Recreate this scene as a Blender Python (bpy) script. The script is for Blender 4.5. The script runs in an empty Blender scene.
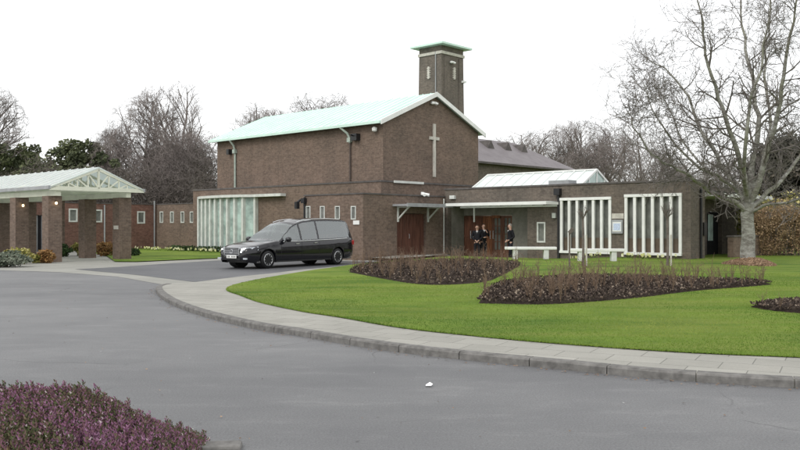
import bpy, bmesh, math, random
from mathutils import Vector, Matrix, noise
R = math.radians
rnd = random.Random(7)
scene = bpy.context.scene
# ------------------------------------------------------------------ camera, sky, sun, exposure
cam_d = bpy.data.cameras.new('camera'); cam = bpy.data.objects.new('camera', cam_d)
scene.collection.objects.link(cam); scene.camera = cam
cam_d.sensor_width = 36; cam_d.lens = 37.7; cam_d.clip_end = 2000; cam_d.clip_start = 0.1
cam.location = (0, 0, 1.6); cam.rotation_euler = (R(90.07), 0, 0)
scene.render.resolution_x = 1024; scene.render.resolution_y = 576
W = bpy.data.worlds.new('World'); scene.world = W; W.use_nodes = True
nt = W.node_tree; nt.nodes.clear()
SUN_EL, SUN_AZ = 38, -35      # azimuth clockwise from +Y (camera forward); the sun is veiled by cloud
sky = nt.nodes.new('ShaderNodeTexSky'); sky.sky_type = 'NISHITA'; sky.sun_disc = False
sky.sun_elevation = R(SUN_EL); sky.sun_rotation = R(SUN_AZ)
bg = nt.nodes.new('ShaderNodeBackground'); bg.inputs[1].default_value = 0.10
cl = nt.nodes.new('ShaderNodeBackground'); cl.inputs[0].default_value = (0.985, 0.985, 0.985, 1); cl.inputs[1].default_value = 1.02
mx = nt.nodes.new('ShaderNodeMixShader'); mx.inputs[0].default_value = 0.90
wo = nt.nodes.new('ShaderNodeOutputWorld')
nt.links.new(sky.outputs[0], bg.inputs[0]); nt.links.new(bg.outputs[0], mx.inputs[1])
nt.links.new(cl.outputs[0], mx.inputs[2]); nt.links.new(mx.outputs[0], wo.inputs[0])
sl = bpy.data.lights.new('sun', 'SUN'); sl.energy = 0.9; sl.angle = R(25); sl.color = (1, 0.96, 0.9)
so = bpy.data.objects.new('sun', sl); scene.collection.objects.link(so)
sd = Vector((math.sin(R(SUN_AZ - 110)) * math.cos(R(SUN_EL)), math.cos(R(SUN_AZ - 110)) * math.cos(R(SUN_EL)), math.sin(R(SUN_EL))))
sky.sun_rotation = R(SUN_AZ - 110)
so.rotation_euler = sd.to_track_quat('Z', 'Y').to_euler()
vs = scene.view_settings
vs.view_transform = 'Standard'; vs.look = 'None'; vs.gamma = 1; vs.exposure = 0.5; vs.use_curve_mapping = False

# ------------------------------------------------------------------ helpers
COL = scene.collection
F = 838.0; HZ = 226.0
def px(x, y, Y): return Vector(((x - 400) / F * Y, Y, 1.6 - (y - HZ) * Y / F))
CX, CY = -1.71, 38.8
TH = math.atan2(-0.678, 0.735)
A_ = Vector((math.cos(TH), math.sin(TH))); B_ = Vector((-math.sin(TH), math.cos(TH)))
def wl(a, b, z=0.0): return Vector((CX + a * A_.x + b * B_.x, CY + a * A_.y + b * B_.y, z))
def sst(t): t = max(0, min(1, t)); return t * t * (3 - 2 * t)
def H(x, y):
    h = 0.10 + 0.13 * sst((y - 12) / 18) * sst((x + 3) / 7)
    dx, dy = x - CX, y - CY; a = dx*A_.x + dy*A_.y; b = dx*B_.x + dy*B_.y
    f = sst((b - 2.6) / 1.6) * sst((9 - a) / 1.5) * sst((a + .2) / .9)
    return h * (1 - f) - 0.10 * f

def tag(o, label=None, cat=None, group=None, kind=None):
    if label: o['label'] = label
    if cat: o['category'] = cat
    if group: o['group'] = group
    if kind: o['kind'] = kind
    return o
def empty(name, loc, rz=0, label=None, cat=None, group=None):
    o = bpy.data.objects.new(name, None); COL.objects.link(o)
    o.location = loc; o.rotation_euler = (0, 0, rz); o.empty_display_size = 0.2
    return tag(o, label, cat, group)
def copy_tree(o, parent=None):
    c = o.copy(); COL.objects.link(c)
    if parent: c.parent = parent
    for ch in list(o.children): copy_tree(ch, c)
    return c

class MB:
    def __init__(s): s.v = []; s.f = []; s.m = []; s.t = None
    def quad(s, *p, mi=0):
        n = len(s.v); s.v.extend(tuple(q) for q in p); s.f.append(tuple(range(n, n + len(p)))); s.m.append(mi)
        return s
    def box(s, x0, x1, y0, y1, z0, z1, mi=0):
        n = len(s.v)
        s.v.extend([(x0,y0,z0),(x1,y0,z0),(x1,y1,z0),(x0,y1,z0),(x0,y0,z1),(x1,y0,z1),(x1,y1,z1),(x0,y1,z1)])
        for f in ((0,3,2,1),(4,5,6,7),(0,1,5,4),(1,2,6,5),(2,3,7,6),(3,0,4,7)):
            s.f.append(tuple(n + i for i in f)); s.m.append(mi)
        return s
    def tube(s, pts, rad, k=6, cap=True, mi=0):
        n0 = len(s.v); N = len(pts)
        if not hasattr(rad, '__len__'): rad = [rad] * N
        up = Vector((0.13, 0.21, 0.97))
        for i, p in enumerate(pts):
            d = (Vector(pts[min(i + 1, N - 1)]) - Vector(pts[max(i - 1, 0)]))
            if d.length < 1e-6: d = Vector((0, 0, 1))
            d.normalize()
            u = d.cross(up)
            if u.length < 0.2: u = d.cross(Vector((1, 0, 0)))
            u.normalize(); w = d.cross(u)
            for j in range(k):
                a = 2 * math.pi * j / k
                q = Vector(p) + (u * math.cos(a) + w * math.sin(a)) * rad[i]
                s.v.append(tuple(q))
        for i in range(N - 1):
            for j in range(k):
                a = n0 + i * k + j; b = n0 + i * k + (j + 1) % k
                s.f.append((a, b, b + k, a + k)); s.m.append(mi)
        if cap:
            s.f.append(tuple(n0 + j for j in range(k))[::-1]); s.m.append(mi)
            s.f.append(tuple(n0 + (N - 1) * k + j for j in range(k))); s.m.append(mi)
        return s
    def bar(s, p, q, w, h=None, mi=0):      # rectangular bar between two points
        h = h or w; p = Vector(p); q = Vector(q); d = (q - p).normalized()
        u = d.cross(Vector((0, 0, 1)))
        if u.length < 0.05: u = Vector((1, 0, 0))
        u.normalize(); v = u.cross(d).normalized(); u *= w / 2; v *= h / 2
        n = len(s.v)
        for c in (p, q):
            for a, b in ((-1,-1),(1,-1),(1,1),(-1,1)): s.v.append(tuple(c + u * a + v * b))
        for f in ((0,1,2,3),(7,6,5,4),(0,4,5,1),(1,5,6,2),(2,6,7,3),(3,7,4,0)):
            s.f.append(tuple(n + i for i in f)); s.m.append(mi)
        return s
    def lathe(s, c, prof, k=16, axis='z', mi=0):
        n0 = len(s.v)
        for r, h in prof:
            for j in range(k):
                a = 2 * math.pi * j / k; x, y = r * math.cos(a), r * math.sin(a)
                p = (c[0]+x, c[1]+y, c[2]+h) if axis == 'z' else ((c[0]+x, c[1]+h, c[2]+y) if axis == 'y' else (c[0]+h, c[1]+x, c[2]+y))
                s.v.append(p)
        for i in range(len(prof) - 1):
            for j in range(k):
                a = n0 + i*k + j; b = n0 + i*k + (j+1) % k
                s.f.append((a, b, b + k, a + k)); s.m.append(mi)
        s.f.append(tuple(n0 + j for j in range(k))[::-1]); s.m.append(mi)
        s.f.append(tuple(n0 + (len(prof)-1)*k + j for j in range(k))); s.m.append(mi)
        return s
    def build(s, name, mats, parent=None, off=(0,0,0), smooth=False, uv=True, tint=None, bevel=0):
        me = bpy.data.meshes.new(name)
        vv = [(a - off[0], b - off[1], c - off[2]) for a, b, c in s.v] if any(off) else s.v
        me.from_pydata(vv, [], s.f)
        if not isinstance(mats, (list, tuple)): mats = [mats]
        for m in mats: me.materials.append(m)
        if len(mats) > 1: me.polygons.foreach_set('material_index', s.m)
        if smooth: me.polygons.foreach_set('use_smooth', [True] * len(me.polygons))
        if uv and len(s.f) < 40000:
            l = me.uv_layers.new(name='uv')
            for p in me.polygons:
                n = p.normal; ax, ay, az = abs(n.x), abs(n.y), abs(n.z)
                for li in p.loop_indices:
                    co = s.v[me.loops[li].vertex_index]
                    if az >= ax and az >= ay: t = (co[0], co[1])
                    elif ax > ay: t = (co[1], co[2])
                    else: t = (co[0], co[2])
                    l.data[li].uv = t
        if tint is not None:
            at = me.attributes.new('tint', 'FLOAT', 'FACE'); at.data.foreach_set('value', tint)
        me.update()
        o = bpy.data.objects.new(name, me); COL.objects.link(o)
        if parent: o.parent = parent
        if bevel:
            b = o.modifiers.new('bevel', 'BEVEL'); b.width = bevel; b.segments = 2; b.limit_method = 'ANGLE'
        return o

# ------------------------------------------------------------------ materials
def nodes(name, rough=0.7, spec=0.3, metal=0):
    m = bpy.data.materials.new(name); m.use_nodes = True
    n = m.node_tree; b = n.nodes['Principled BSDF']
    b.inputs['Roughness'].default_value = rough; b.inputs['Specular IOR Level'].default_value = spec
    b.inputs['Metallic'].default_value = metal
    return m, n, b
def N(n, t, **kw):
    x = n.nodes.new(t)
    for k, v in kw.items(): setattr(x, k, v)
    return x
def mixc(n, fac, c1, c2, bt='MIX'):
    x = N(n, 'ShaderNodeMix', data_type='RGBA', blend_type=bt)
    if hasattr(fac, 'links'): n.links.new(fac, x.inputs[0])
    else: x.inputs[0].default_value = fac
    for i, c in ((6, c1), (7, c2)):
        if hasattr(c, 'links'): n.links.new(c, x.inputs[i])
        else: x.inputs[i].default_value = (*c, 1) if len(c) == 3 else c
    return x.outputs[2]
def noi(n, vec, scale, detail=4, rough=0.6, lo=0.35, hi=0.65):
    x = N(n, 'ShaderNodeTexNoise'); x.inputs['Scale'].default_value = scale
    x.inputs['Detail'].default_value = detail; x.inputs['Roughness'].default_value = rough
    if vec is not None: n.links.new(vec, x.inputs['Vector'])
    r = N(n, 'ShaderNodeMapRange'); r.inputs[1].default_value = lo; r.inputs[2].default_value = hi
    n.links.new(x.outputs[0], r.inputs[0]); return r.outputs[0]
def bump(n, b, h, strength=0.3, dist=0.01):
    x = N(n, 'ShaderNodeBump'); x.inputs['Strength'].default_value = strength; x.inputs['Distance'].default_value = dist
    n.links.new(h, x.inputs['Height']); n.links.new(x.outputs[0], b.inputs['Normal'])
def simple(name, c, rough=0.6, spec=0.3, metal=0, var=0.15, scale=3.0, bmp=0.0):
    m, n, b = nodes(name, rough, spec, metal)
    tc = N(n, 'ShaderNodeTexCoord').outputs['Object']
    f = noi(n, tc, scale, 5)
    d = [x * (1 - var) for x in c]; l = [min(1, x * (1 + var)) for x in c]
    n.links.new(mixc(n, f, d, l), b.inputs['Base Color'])
    if bmp: bump(n, b, noi(n, tc, scale * 20, 3), bmp, 0.01)
    return m
def brick(name, c1, c2, mortar, stain=0.35):
    m, n, b = nodes(name, 0.88, 0.15)
    uv = N(n, 'ShaderNodeUVMap').outputs[0]
    t = N(n, 'ShaderNodeTexBrick'); n.links.new(uv, t.inputs['Vector'])
    t.inputs['Color1'].default_value = (*c1, 1); t.inputs['Color2'].default_value = (*c2, 1)
    t.inputs['Mortar'].default_value = (*mortar, 1)
    t.inputs['Scale'].default_value = 1; t.inputs['Mortar Size'].default_value = 0.006
    t.inputs['Brick Width'].default_value = 0.225; t.inputs['Row Height'].default_value = 0.075
    t.inputs['Bias'].default_value = -0.1; t.inputs['Mortar Smooth'].default_value = 0.3
    f1 = noi(n, uv, 0.5, 6, 0.65, 0.35, 0.68); f2 = noi(n, uv, 7, 5, 0.75, 0.4, 0.66)
    mp = N(n, 'ShaderNodeMapping'); mp.inputs['Scale'].default_value = (1.6, 0.12, 1); n.links.new(uv, mp.inputs[0])
    f3 = noi(n, mp.outputs[0], 1.3, 5, 0.7, 0.5, 0.75)
    k = [x * (1 - stain) for x in (1, 1, 1)]
    c = mixc(n, f1, t.outputs['Color'], mixc(n, 1.0, t.outputs['Color'], (0.72, 0.76, 0.78), 'MULTIPLY'))
    c = mixc(n, f2, c, mixc(n, 1.0, c, (0.68, 0.66, 0.66), 'MULTIPLY'))
    c = mixc(n, f3, c, mixc(n, 1.0, c, k, 'MULTIPLY'))
    n.links.new(c, b.inputs['Base Color'])
    bump(n, b, t.outputs['Fac'], 0.25, -0.005)
    return m
M = {}
M['brick'] = brick('brown_brick', (0.182,0.132,0.104), (0.252,0.182,0.142), (0.25,0.205,0.17), 0.2)
M['brickgrey'] = brick('grey_brown_brick', (0.150,0.125,0.104), (0.200,0.165,0.135), (0.20,0.18,0.16), 0.25)
M['brickred'] = brick('red_brick', (0.19,0.10,0.078), (0.265,0.14,0.11), (0.24,0.17,0.14), 0.2)
M['bricktower'] = brick('tower_brick', (0.165,0.14,0.118), (0.22,0.185,0.152), (0.22,0.2,0.18), 0.25)
M['stone'] = simple('pale_stone', (0.50,0.48,0.43), 0.8, 0.2, 0, 0.15, 4)
M['white'] = simple('white_paint', (0.74,0.75,0.73), 0.45, 0.4, 0, 0.06, 2)
M['cream'] = simple('cream_paint', (0.66,0.68,0.56), 0.5, 0.4, 0, 0.08, 2)
M['offwhite'] = simple('weathered_white_concrete', (0.58,0.60,0.57), 0.7, 0.3, 0, 0.12, 3)
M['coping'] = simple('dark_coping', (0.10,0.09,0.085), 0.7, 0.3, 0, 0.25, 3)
M['copper'] = simple('verdigris_copper', (0.58,0.76,0.68), 0.5, 0.3, 0, 0.07, 1.0)
M['glassroof'] = simple('white_translucent_sheet', (0.66,0.73,0.71), 0.3, 0.5, 0, 0.05, 1.5)
M['black'] = simple('black_rubber', (0.012,0.012,0.013), 0.6, 0.3)
M['blackpipe'] = simple('black_pipe', (0.02,0.02,0.022), 0.4, 0.4)
M['greenpipe'] = simple('green_grey_pipe', (0.36,0.42,0.37), 0.5, 0.3)
M['greypipe'] = simple('grey_pipe', (0.30,0.31,0.32), 0.5, 0.3)
M['roofing'] = simple('grey_felt_roof', (0.18,0.18,0.18), 0.9, 0.1)
M['dark'] = simple('dark_interior', (0.02,0.02,0.022), 0.8, 0.1)
M['litter'] = simple('white_paper', (0.8,0.8,0.8), 0.7)
M['chrome'] = simple('chrome', (0.75,0.76,0.78), 0.12, 0.5, 1, 0.02)
M['alloy'] = simple('silver_alloy', (0.62,0.63,0.65), 0.3, 0.5, 0.6, 0.04)
def glass_dark(name, c, rough=0.06):
    m, n, b = nodes(name, rough, 0.6)
    tc = N(n, 'ShaderNodeTexCoord').outputs['Object']
    n.links.new(mixc(n, noi(n, tc, 1.6, 3), [x*0.7 for x in c], [x*1.4 for x in c]), b.inputs['Base Color'])
    bump(n, b, noi(n, tc, 2.2, 1), 0.06, 0.05)
    return m
m, n, b = nodes('translucent_canopy_sheet', 0.4, 0.3); b.inputs['Base Color'].default_value = (.8,.85,.84,1)
tl = N(n,'ShaderNodeBsdfTranslucent'); tl.inputs[0].default_value=(.8,.85,.84,1); ms=N(n,'ShaderNodeMixShader'); ms.inputs[0].default_value=.55
n.links.new(b.outputs[0],ms.inputs[1]); n.links.new(tl.outputs[0],ms.inputs[2]); n.links.new(ms.outputs[0],n.nodes['Material Output'].inputs[0]); M['canopysheet']=m
M['glass'] = glass_dark('window_glass', (0.145,0.15,0.138))
M['glassgreen'] = glass_dark('green_tinted_glass', (0.36,0.46,0.43), 0.2)
def car_glass():
    m = bpy.data.materials.new('car_window_glass'); m.use_nodes = True; n = m.node_tree; n.nodes.clear()
    o = N(n, 'ShaderNodeOutputMaterial'); mx = N(n, 'ShaderNodeMixShader')
    t = N(n, 'ShaderNodeBsdfTransparent'); t.inputs[0].default_value = (0.80,0.86,0.83,1)
    g = N(n, 'ShaderNodeBsdfGlossy'); g.inputs[0].default_value = (0.9,0.95,0.95,1); g.inputs[1].default_value = 0.03
    fr = N(n, 'ShaderNodeFresnel'); fr.inputs[0].default_value = 2.7
    n.links.new(fr.outputs[0], mx.inputs[0]); n.links.new(t.outputs[0], mx.inputs[1]); n.links.new(g.outputs[0], mx.inputs[2])
    n.links.new(mx.outputs[0], o.inputs[0]); return m
M['carglass'] = car_glass()
m, n, b = nodes('black_car_paint', 0.12, 0.45); b.inputs['Base Color'].default_value = (0.008,0.008,0.011,1)
b.inputs['Coat Weight'].default_value = 0.25; b.inputs['Coat Roughness'].default_value = 0.04; M['paint'] = m
def wood(name, c):
    m, n, b = nodes(name, 0.45, 0.35)
    tc = N(n, 'ShaderNodeTexCoord').outputs['Object']
    mp = N(n, 'ShaderNodeMapping'); mp.inputs['Scale'].default_value = (9, 9, 0.8); n.links.new(tc, mp.inputs[0])
    f = noi(n, mp.outputs[0], 2, 5)
    n.links.new(mixc(n, f, [x*0.6 for x in c], [x*1.35 for x in c]), b.inputs['Base Color']); return m
M['redwood'] = wood('red_stained_wood', (0.15,0.068,0.044))
M['dkwood'] = wood('dark_red_wood', (0.12,0.055,0.04))
M['orangewood'] = wood('orange_stained_wood', (0.24,0.10,0.05))
m, n, b = nodes('lamp_glow'); b.inputs['Base Color'].default_value = (1,.8,.5,1)
b.inputs['Emission Color'].default_value = (1,.75,.4,1); b.inputs['Emission Strength'].default_value = 2.5; M['glow'] = m
def slate():
    m, n, b = nodes('purple_slate', 0.6, 0.3)
    uv = N(n, 'ShaderNodeTexCoord').outputs['Object']
    t = N(n, 'ShaderNodeTexBrick'); mp = N(n, 'ShaderNodeMapping'); mp.inputs['Rotation'].default_value = (0,0,R(90))
    n.links.new(uv, mp.inputs[0]); n.links.new(mp.outputs[0], t.inputs['Vector'])
    t.inputs['Color1'].default_value = (0.13,0.115,0.12,1); t.inputs['Color2'].default_value = (0.17,0.152,0.158,1)
    t.inputs['Mortar'].default_value = (0.13,0.11,0.12,1); t.inputs['Scale'].default_value = 1
    t.inputs['Brick Width'].default_value = 0.3; t.inputs['Row Height'].default_value = 0.22; t.inputs['Mortar Size'].default_value = 0.012
    f = noi(n, uv, 0.9, 5); c = mixc(n, f, t.outputs[0], (0.19,0.172,0.178)); n.links.new(c, b.inputs['Base Color']); return m
M['slate'] = slate()
def asphalt(name, c, c2, sc=0.25, patches=0.5):
    m, n, b = nodes(name, 0.62, 0.35)
    tc = N(n, 'ShaderNodeTexCoord').outputs['Object']
    mp = N(n, 'ShaderNodeMapping'); mp.inputs['Scale'].default_value = (0.35, 1.0, 1); mp.inputs['Rotation'].default_value = (0,0,R(12)); n.links.new(tc, mp.inputs[0])
    f1 = noi(n, mp.outputs[0], sc, 6, 0.6, 0.3, 0.7)
    col = mixc(n, f1, c, c2)
    f2 = noi(n, tc, 55, 5, 0.85, 0.33, 0.67); col = mixc(n, f2, mixc(n, 1.0, col, (0.6,0.6,0.6), 'MULTIPLY'), mixc(n, 1.0, col, (1.42,1.42,1.42), 'MULTIPLY'))
    f4 = noi(n, mp.outputs[0], 2.4, 7, 0.8, 0.52, 0.74); col = mixc(n, f4, col, mixc(n, 1.0, col, (1.38,1.37,1.35), 'MULTIPLY'))
    v = N(n, 'ShaderNodeTexVoronoi'); v.inputs['Scale'].default_value = 3.1; n.links.new(tc, v.inputs['Vector'])
    r = N(n, 'ShaderNodeMapRange'); r.inputs[1].default_value = 0.035; r.inputs[2].default_value = 0.03; n.links.new(v.outputs['Distance'], r.inputs[0])
    f3 = noi(n, tc, 1.7, 2, 0.5, 0.58, 0.6)
    mul = N(n, 'ShaderNodeMath', operation='MULTIPLY'); n.links.new(r.outputs[0], mul.inputs[0]); n.links.new(f3, mul.inputs[1])
    col = mixc(n, mul.outputs[0], col, (0.5,0.5,0.47))
    f5 = noi(n, tc, 0.9, 4, 0.6, 0.35, 0.65); col = mixc(n, f5, mixc(n, 1.0, col, (0.88,0.88,0.89), 'MULTIPLY'), col)
    dn = N(n, 'ShaderNodeTexNoise'); dn.inputs['Scale'].default_value = 1.5; dn.inputs['Detail'].default_value = 5; n.links.new(tc, dn.inputs['Vector'])
    dm = mixc(n, 0.25, tc, dn.outputs[1])
    vc = N(n, 'ShaderNodeTexVoronoi', feature='DISTANCE_TO_EDGE'); vc.inputs['Scale'].default_value = 0.33; n.links.new(dm, vc.inputs['Vector'])
    rc = N(n, 'ShaderNodeMapRange'); rc.inputs[1].default_value = 0.0035; rc.inputs[2].default_value = 0.001; n.links.new(vc.outputs['Distance'], rc.inputs[0])
    fc = noi(n, tc, 0.35, 2, 0.5, 0.5, 0.56); mc = N(n, 'ShaderNodeMath', operation='MULTIPLY'); n.links.new(rc.outputs[0], mc.inputs[0]); n.links.new(fc, mc.inputs[1])
    col = mixc(n, mc.outputs[0], col, mixc(n, 1.0, col, (0.6,0.6,0.6), 'MULTIPLY'))
    n.links.new(col, b.inputs['Base Color']); bump(n, b, f2, 0.5, 0.004)
    return m
M['road'] = asphalt('grey_asphalt', (0.108,0.110,0.114), (0.188,0.189,0.190))
M['drive'] = asphalt('dark_asphalt', (0.085,0.088,0.095), (0.115,0.117,0.122), 0.5)
def paving(name, c, w=0.6, h=0.45, rot=0):
    m, n, b = nodes(name, 0.8, 0.25)
    tc = N(n, 'ShaderNodeTexCoord').outputs['Object']
    mp = N(n, 'ShaderNodeMapping'); mp.inputs['Rotation'].default_value = (0,0,R(rot)); n.links.new(tc, mp.inputs[0])
    t = N(n, 'ShaderNodeTexBrick'); n.links.new(mp.outputs[0], t.inputs['Vector'])
    t.inputs['Color1'].default_value = (*[x*0.93 for x in c],1); t.inputs['Color2'].default_value = (*[x*1.06 for x in c],1)
    t.inputs['Mortar'].default_value = (*[x*0.5 for x in c],1); t.inputs['Scale'].default_value = 1
    t.inputs['Brick Width'].default_value = w; t.inputs['Row Height'].default_value = h; t.inputs['Mortar Size'].default_value = 0.007
    t.inputs['Mortar Smooth'].default_value = 0.4
    f = noi(n, tc, 0.9, 6, 0.7, 0.3, 0.7); col = mixc(n, f, mixc(n, 1.0, t.outputs[0], (0.8,0.81,0.80), 'MULTIPLY'), t.outputs[0])
    f2 = noi(n, tc, 60, 4, 0.7); col = mixc(n, f2, mixc(n, 1.0, col, (0.86,0.86,0.86), 'MULTIPLY'), col)
    n.links.new(col, b.inputs['Base Color']); bump(n, b, t.outputs['Fac'], 0.3, -0.004); return m
M['paving'] = paving('pale_concrete_paving', (0.36,0.35,0.315), 0.6, 0.45, 28)
M['concrete'] = paving('pale_concrete_strip', (0.34,0.335,0.305), 1.8, 1.8, 40)
M['kerb'] = simple('concrete_kerb', (0.165,0.16,0.152), 0.85, 0.2, 0, 0.28, 9, 0.3)
def grass():
    m, n, b = nodes('mown_grass', 0.85, 0.12)
    tc = N(n, 'ShaderNodeTexCoord').outputs['Object']
    f1 = noi(n, tc, 0.38, 6, 0.6, 0.38, 0.62); col = mixc(n, f1, (0.088,0.172,0.024), (0.198,0.29,0.044))
    mp = N(n, 'ShaderNodeMapping'); mp.inputs['Rotation'].default_value = (0,0,R(18)); mp.inputs['Scale'].default_value = (0.25,1.6,1); n.links.new(tc, mp.inputs[0])
    f2 = noi(n, mp.outputs[0], 1.1, 4, 0.6, 0.42, 0.7); col = mixc(n, f2, col, (0.225,0.27,0.06))
    f3 = noi(n, tc, 38, 5, 0.8, 0.3, 0.7); col = mixc(n, f3, mixc(n, 1.0, col, (0.75,0.78,0.7), 'MULTIPLY'), mixc(n, 1.0, col, (1.15,1.12,1.1), 'MULTIPLY'))
    n.links.new(col, b.inputs['Base Color']); bump(n, b, f3, 0.7, 0.03); return m
M['grass'] = grass()
def tintmat(name, ramp, rough=0.8, transl=0.0):
    m, n, b = nodes(name, rough, 0.15)
    a = N(n, 'ShaderNodeAttribute', attribute_name='tint')
    r = N(n, 'ShaderNodeValToRGB'); e = r.color_ramp.elements
    while len(e) > 1: e.remove(e[-1])
    e[0].position = 0; e[0].color = (*ramp[0], 1)
    for i, c in enumerate(ramp[1:]):
        x = e.new((i + 1) / (len(ramp) - 1)); x.color = (*c, 1)
    n.links.new(a.outputs['Fac'], r.inputs[0]); n.links.new(r.outputs[0], b.inputs['Base Color'])
    return m
M['blades'] = tintmat('grass_blades', [(0.095,0.17,0.028),(0.155,0.235,0.038),(0.25,0.30,0.07)])
M['soil'] = simple('dark_mulch', (0.055,0.042,0.034), 0.95, 0.05, 0, 0.5, 14, 0.9)
M['chips'] = tintmat('soil_clods', [(0.035,0.026,0.021),(0.075,0.056,0.045),(0.12,0.09,0.07),(0.32,0.26,0.2)])
M['mulch'] = tintmat('orange_leaf_mulch', [(0.14,0.09,0.055),(0.27,0.175,0.11),(0.42,0.30,0.20)])
M['heather'] = tintmat('heather_florets', [(0.05,0.06,0.03),(0.10,0.12,0.05),(0.15,0.11,0.075),(0.19,0.10,0.12),(0.25,0.11,0.19),(0.33,0.18,0.28),(0.5,0.42,0.42)])
M['yellowgrass'] = tintmat('dry_yellow_grass', [(0.12,0.095,0.04),(0.30,0.23,0.09),(0.24,0.28,0.06)])
M['evergreen'] = tintmat('evergreen_foliage', [(0.05,0.06,0.035),(0.09,0.105,0.055),(0.14,0.155,0.08)])
M['yew'] = tintmat('dark_yew_foliage', [(0.04,0.042,0.035),(0.07,0.068,0.055),(0.11,0.095,0.075)])
M['beech'] = tintmat('copper_beech_leaves', [(0.17,0.11,0.065),(0.32,0.22,0.125),(0.45,0.34,0.21)])
M['woodland'] = tintmat('hazed_winter_woodland', [(0.09,0.078,0.072),(0.14,0.12,0.108),(0.16,0.15,0.12)])  # ramp kept pale, distance haze is put into the colour
M['greybush'] = tintmat('grey_green_foliage', [(0.06,0.08,0.06),(0.13,0.15,0.11),(0.2,0.22,0.17)])
M['yellowbush'] = tintmat('yellow_green_foliage', [(0.09,0.11,0.03),(0.26,0.24,0.06),(0.5,0.45,0.2)])
M['rustbush'] = tintmat('rusty_foliage', [(0.12,0.07,0.03),(0.25,0.13,0.05),(0.3,0.2,0.08)])
M['greenbush'] = tintmat('dark_green_foliage', [(0.02,0.035,0.015),(0.04,0.07,0.025),(0.07,0.11,0.04)])
M['flowers'] = tintmat('pale_flowers', [(0.1,0.15,0.03),(0.55,0.55,0.2),(0.7,0.7,0.5)])
M['bark'] = simple('grey_brown_bark', (0.15,0.13,0.115), 0.9, 0.1, 0, 0.3, 6)
M['barkhaze'] = simple('hazed_purple_brown_bark', (0.19,0.165,0.155), 0.9, 0.1, 0, 0.2, 2)  # far trees: bark lightened so the colour carries the distance haze
M['stem'] = simple('rose_stem', (0.17,0.12,0.085), 0.8, 0.1, 0, 0.3, 9)
M['twig'] = simple('grey_brown_twigs', (0.155,0.14,0.13), 0.9, 0.1, 0, 0.35, 2)
def birch():
    m, n, b = nodes('pale_patchy_bark', 0.85, 0.15)
    tc = N(n, 'ShaderNodeTexCoord').outputs['Object']
    mp = N(n, 'ShaderNodeMapping'); mp.inputs['Scale'].default_value = (1.2,1.2,2.6); n.links.new(tc, mp.inputs[0])
    col = mixc(n, noi(n, mp.outputs[0], 2.6, 6, 0.7, 0.42, 0.6), (0.38,0.375,0.345), (0.18,0.168,0.15))
    col = mixc(n, noi(n, tc, 0.9, 3, 0.5, 0.5, 0.7), col, (0.25,0.25,0.19))
    n.links.new(col, b.inputs['Base Color']); bump(n, b, noi(n, mp.outputs[0], 9, 4), 0.6, 0.02); return m
M['birch'] = birch()
M['skin'] = simple('skin', (0.48,0.30,0.23), 0.55, 0.3, 0, 0.06)
M['suit'] = simple('black_suit_cloth', (0.016,0.016,0.02), 0.85, 0.15, 0, 0.2)
M['shirt'] = simple('white_shirt_cloth', (0.7,0.7,0.7), 0.8, 0.1)
M['hairgrey'] = simple('grey_hair', (0.22,0.2,0.18), 0.8, 0.2)
M['hairbrown'] = simple('brown_hair', (0.05,0.03,0.02), 0.7, 0.2)
M['red'] = simple('red_lamp_lens', (0.35,0.02,0.02), 0.2, 0.5)
M['headglass'] = simple('headlight_lens', (0.6,0.64,0.68), 0.08, 0.6, 0.3)
M['curtain'] = simple('cream_curtain', (0.62,0.63,0.58), 0.9, 0.1)
M['sofa'] = simple('grey_interior', (0.12,0.12,0.12), 0.8, 0.1)

# ------------------------------------------------------------------ ground, road, pavement, lawn
def struct(o): o['kind'] = 'structure'; return o
g = MB(); g.quad((-700,-300,-0.06),(700,-300,-0.06),(700,900,-0.06),(-700,900,-0.06)); struct(g.build('ground', M['grass']))
def sheet(name, pts, z, mat, fn=None):
    bm = bmesh.new(); vs_ = [bm.verts.new((p[0], p[1], z if fn is None else fn(p[0], p[1]))) for p in pts]
    f = bm.faces.new(vs_); bmesh.ops.triangulate(bm, faces=[f])
    for f in bm.faces:
        if f.normal.z < 0: f.normal_flip()
    me = bpy.data.meshes.new(name); bm.to_mesh(me); bm.free(); me.materials.append(mat)
    o = bpy.data.objects.new(name, me); COL.objects.link(o); return o
struct(sheet('road', [(-80,-20),(60,-20),(60,18),(14,30),(0,36),(-1.5,39),(-5,44),(-30,40),(-80,38)], 0.0, M['road']))
struct(sheet('forecourt', [(-6.31,22.6),(-8.9,26.4),(-11.8,29.0),(-14.5,30.3),(-22,31.8),(-40,33),(-40,60),(-19,60),(-5,46),(-1,40.5),(0.3,37.2),(-.2,35.5),(-2.2,33),(-3.4,29),(-4.4,25),(-5.0,22.9)], 0.005, M['concrete']))
struct(sheet('driveway', [(-11.95,30.8),(-10.9,32.7),(-9.8,35.8),(-7.9,39.8),(-6.0,40.9),(-4.6,40.2),(-2.0,37.6),(0.5,37.8),(0.9,36.8),(-1.0,34.5),(-3,29.5),(-4.2,26.4),(-5.2,24.2),(-5.9,23.9),(-8.6,27.3)], 0.010, M['drive']))
struct(sheet('grass_verge', [(-12.6,37.0),(-11.6,36.9),(-9.3,40.4),(-8.0,41.6),(-5.2,42.4),(-5.0,46.5),(-14,56),(-17.4,59),(-21.5,55),(-17.5,48),(-15.2,43.5)], 0.045, M['grass']))
KERB = [(20,5.0),(10,6.6),(6,7.6),(3.95,8.28),(3.26,8.54),(2.54,8.88),(1.79,9.38),(0.84,10.0),(0,10.64),(-0.67,11.3),(-1.45,12.2),(-2.36,13.2),(-3.55,15.0),(-4.5,16.8),(-5.15,18.3),(-5.75,19.9),(-6.15,21.3),(-6.31,22.7)]
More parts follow.
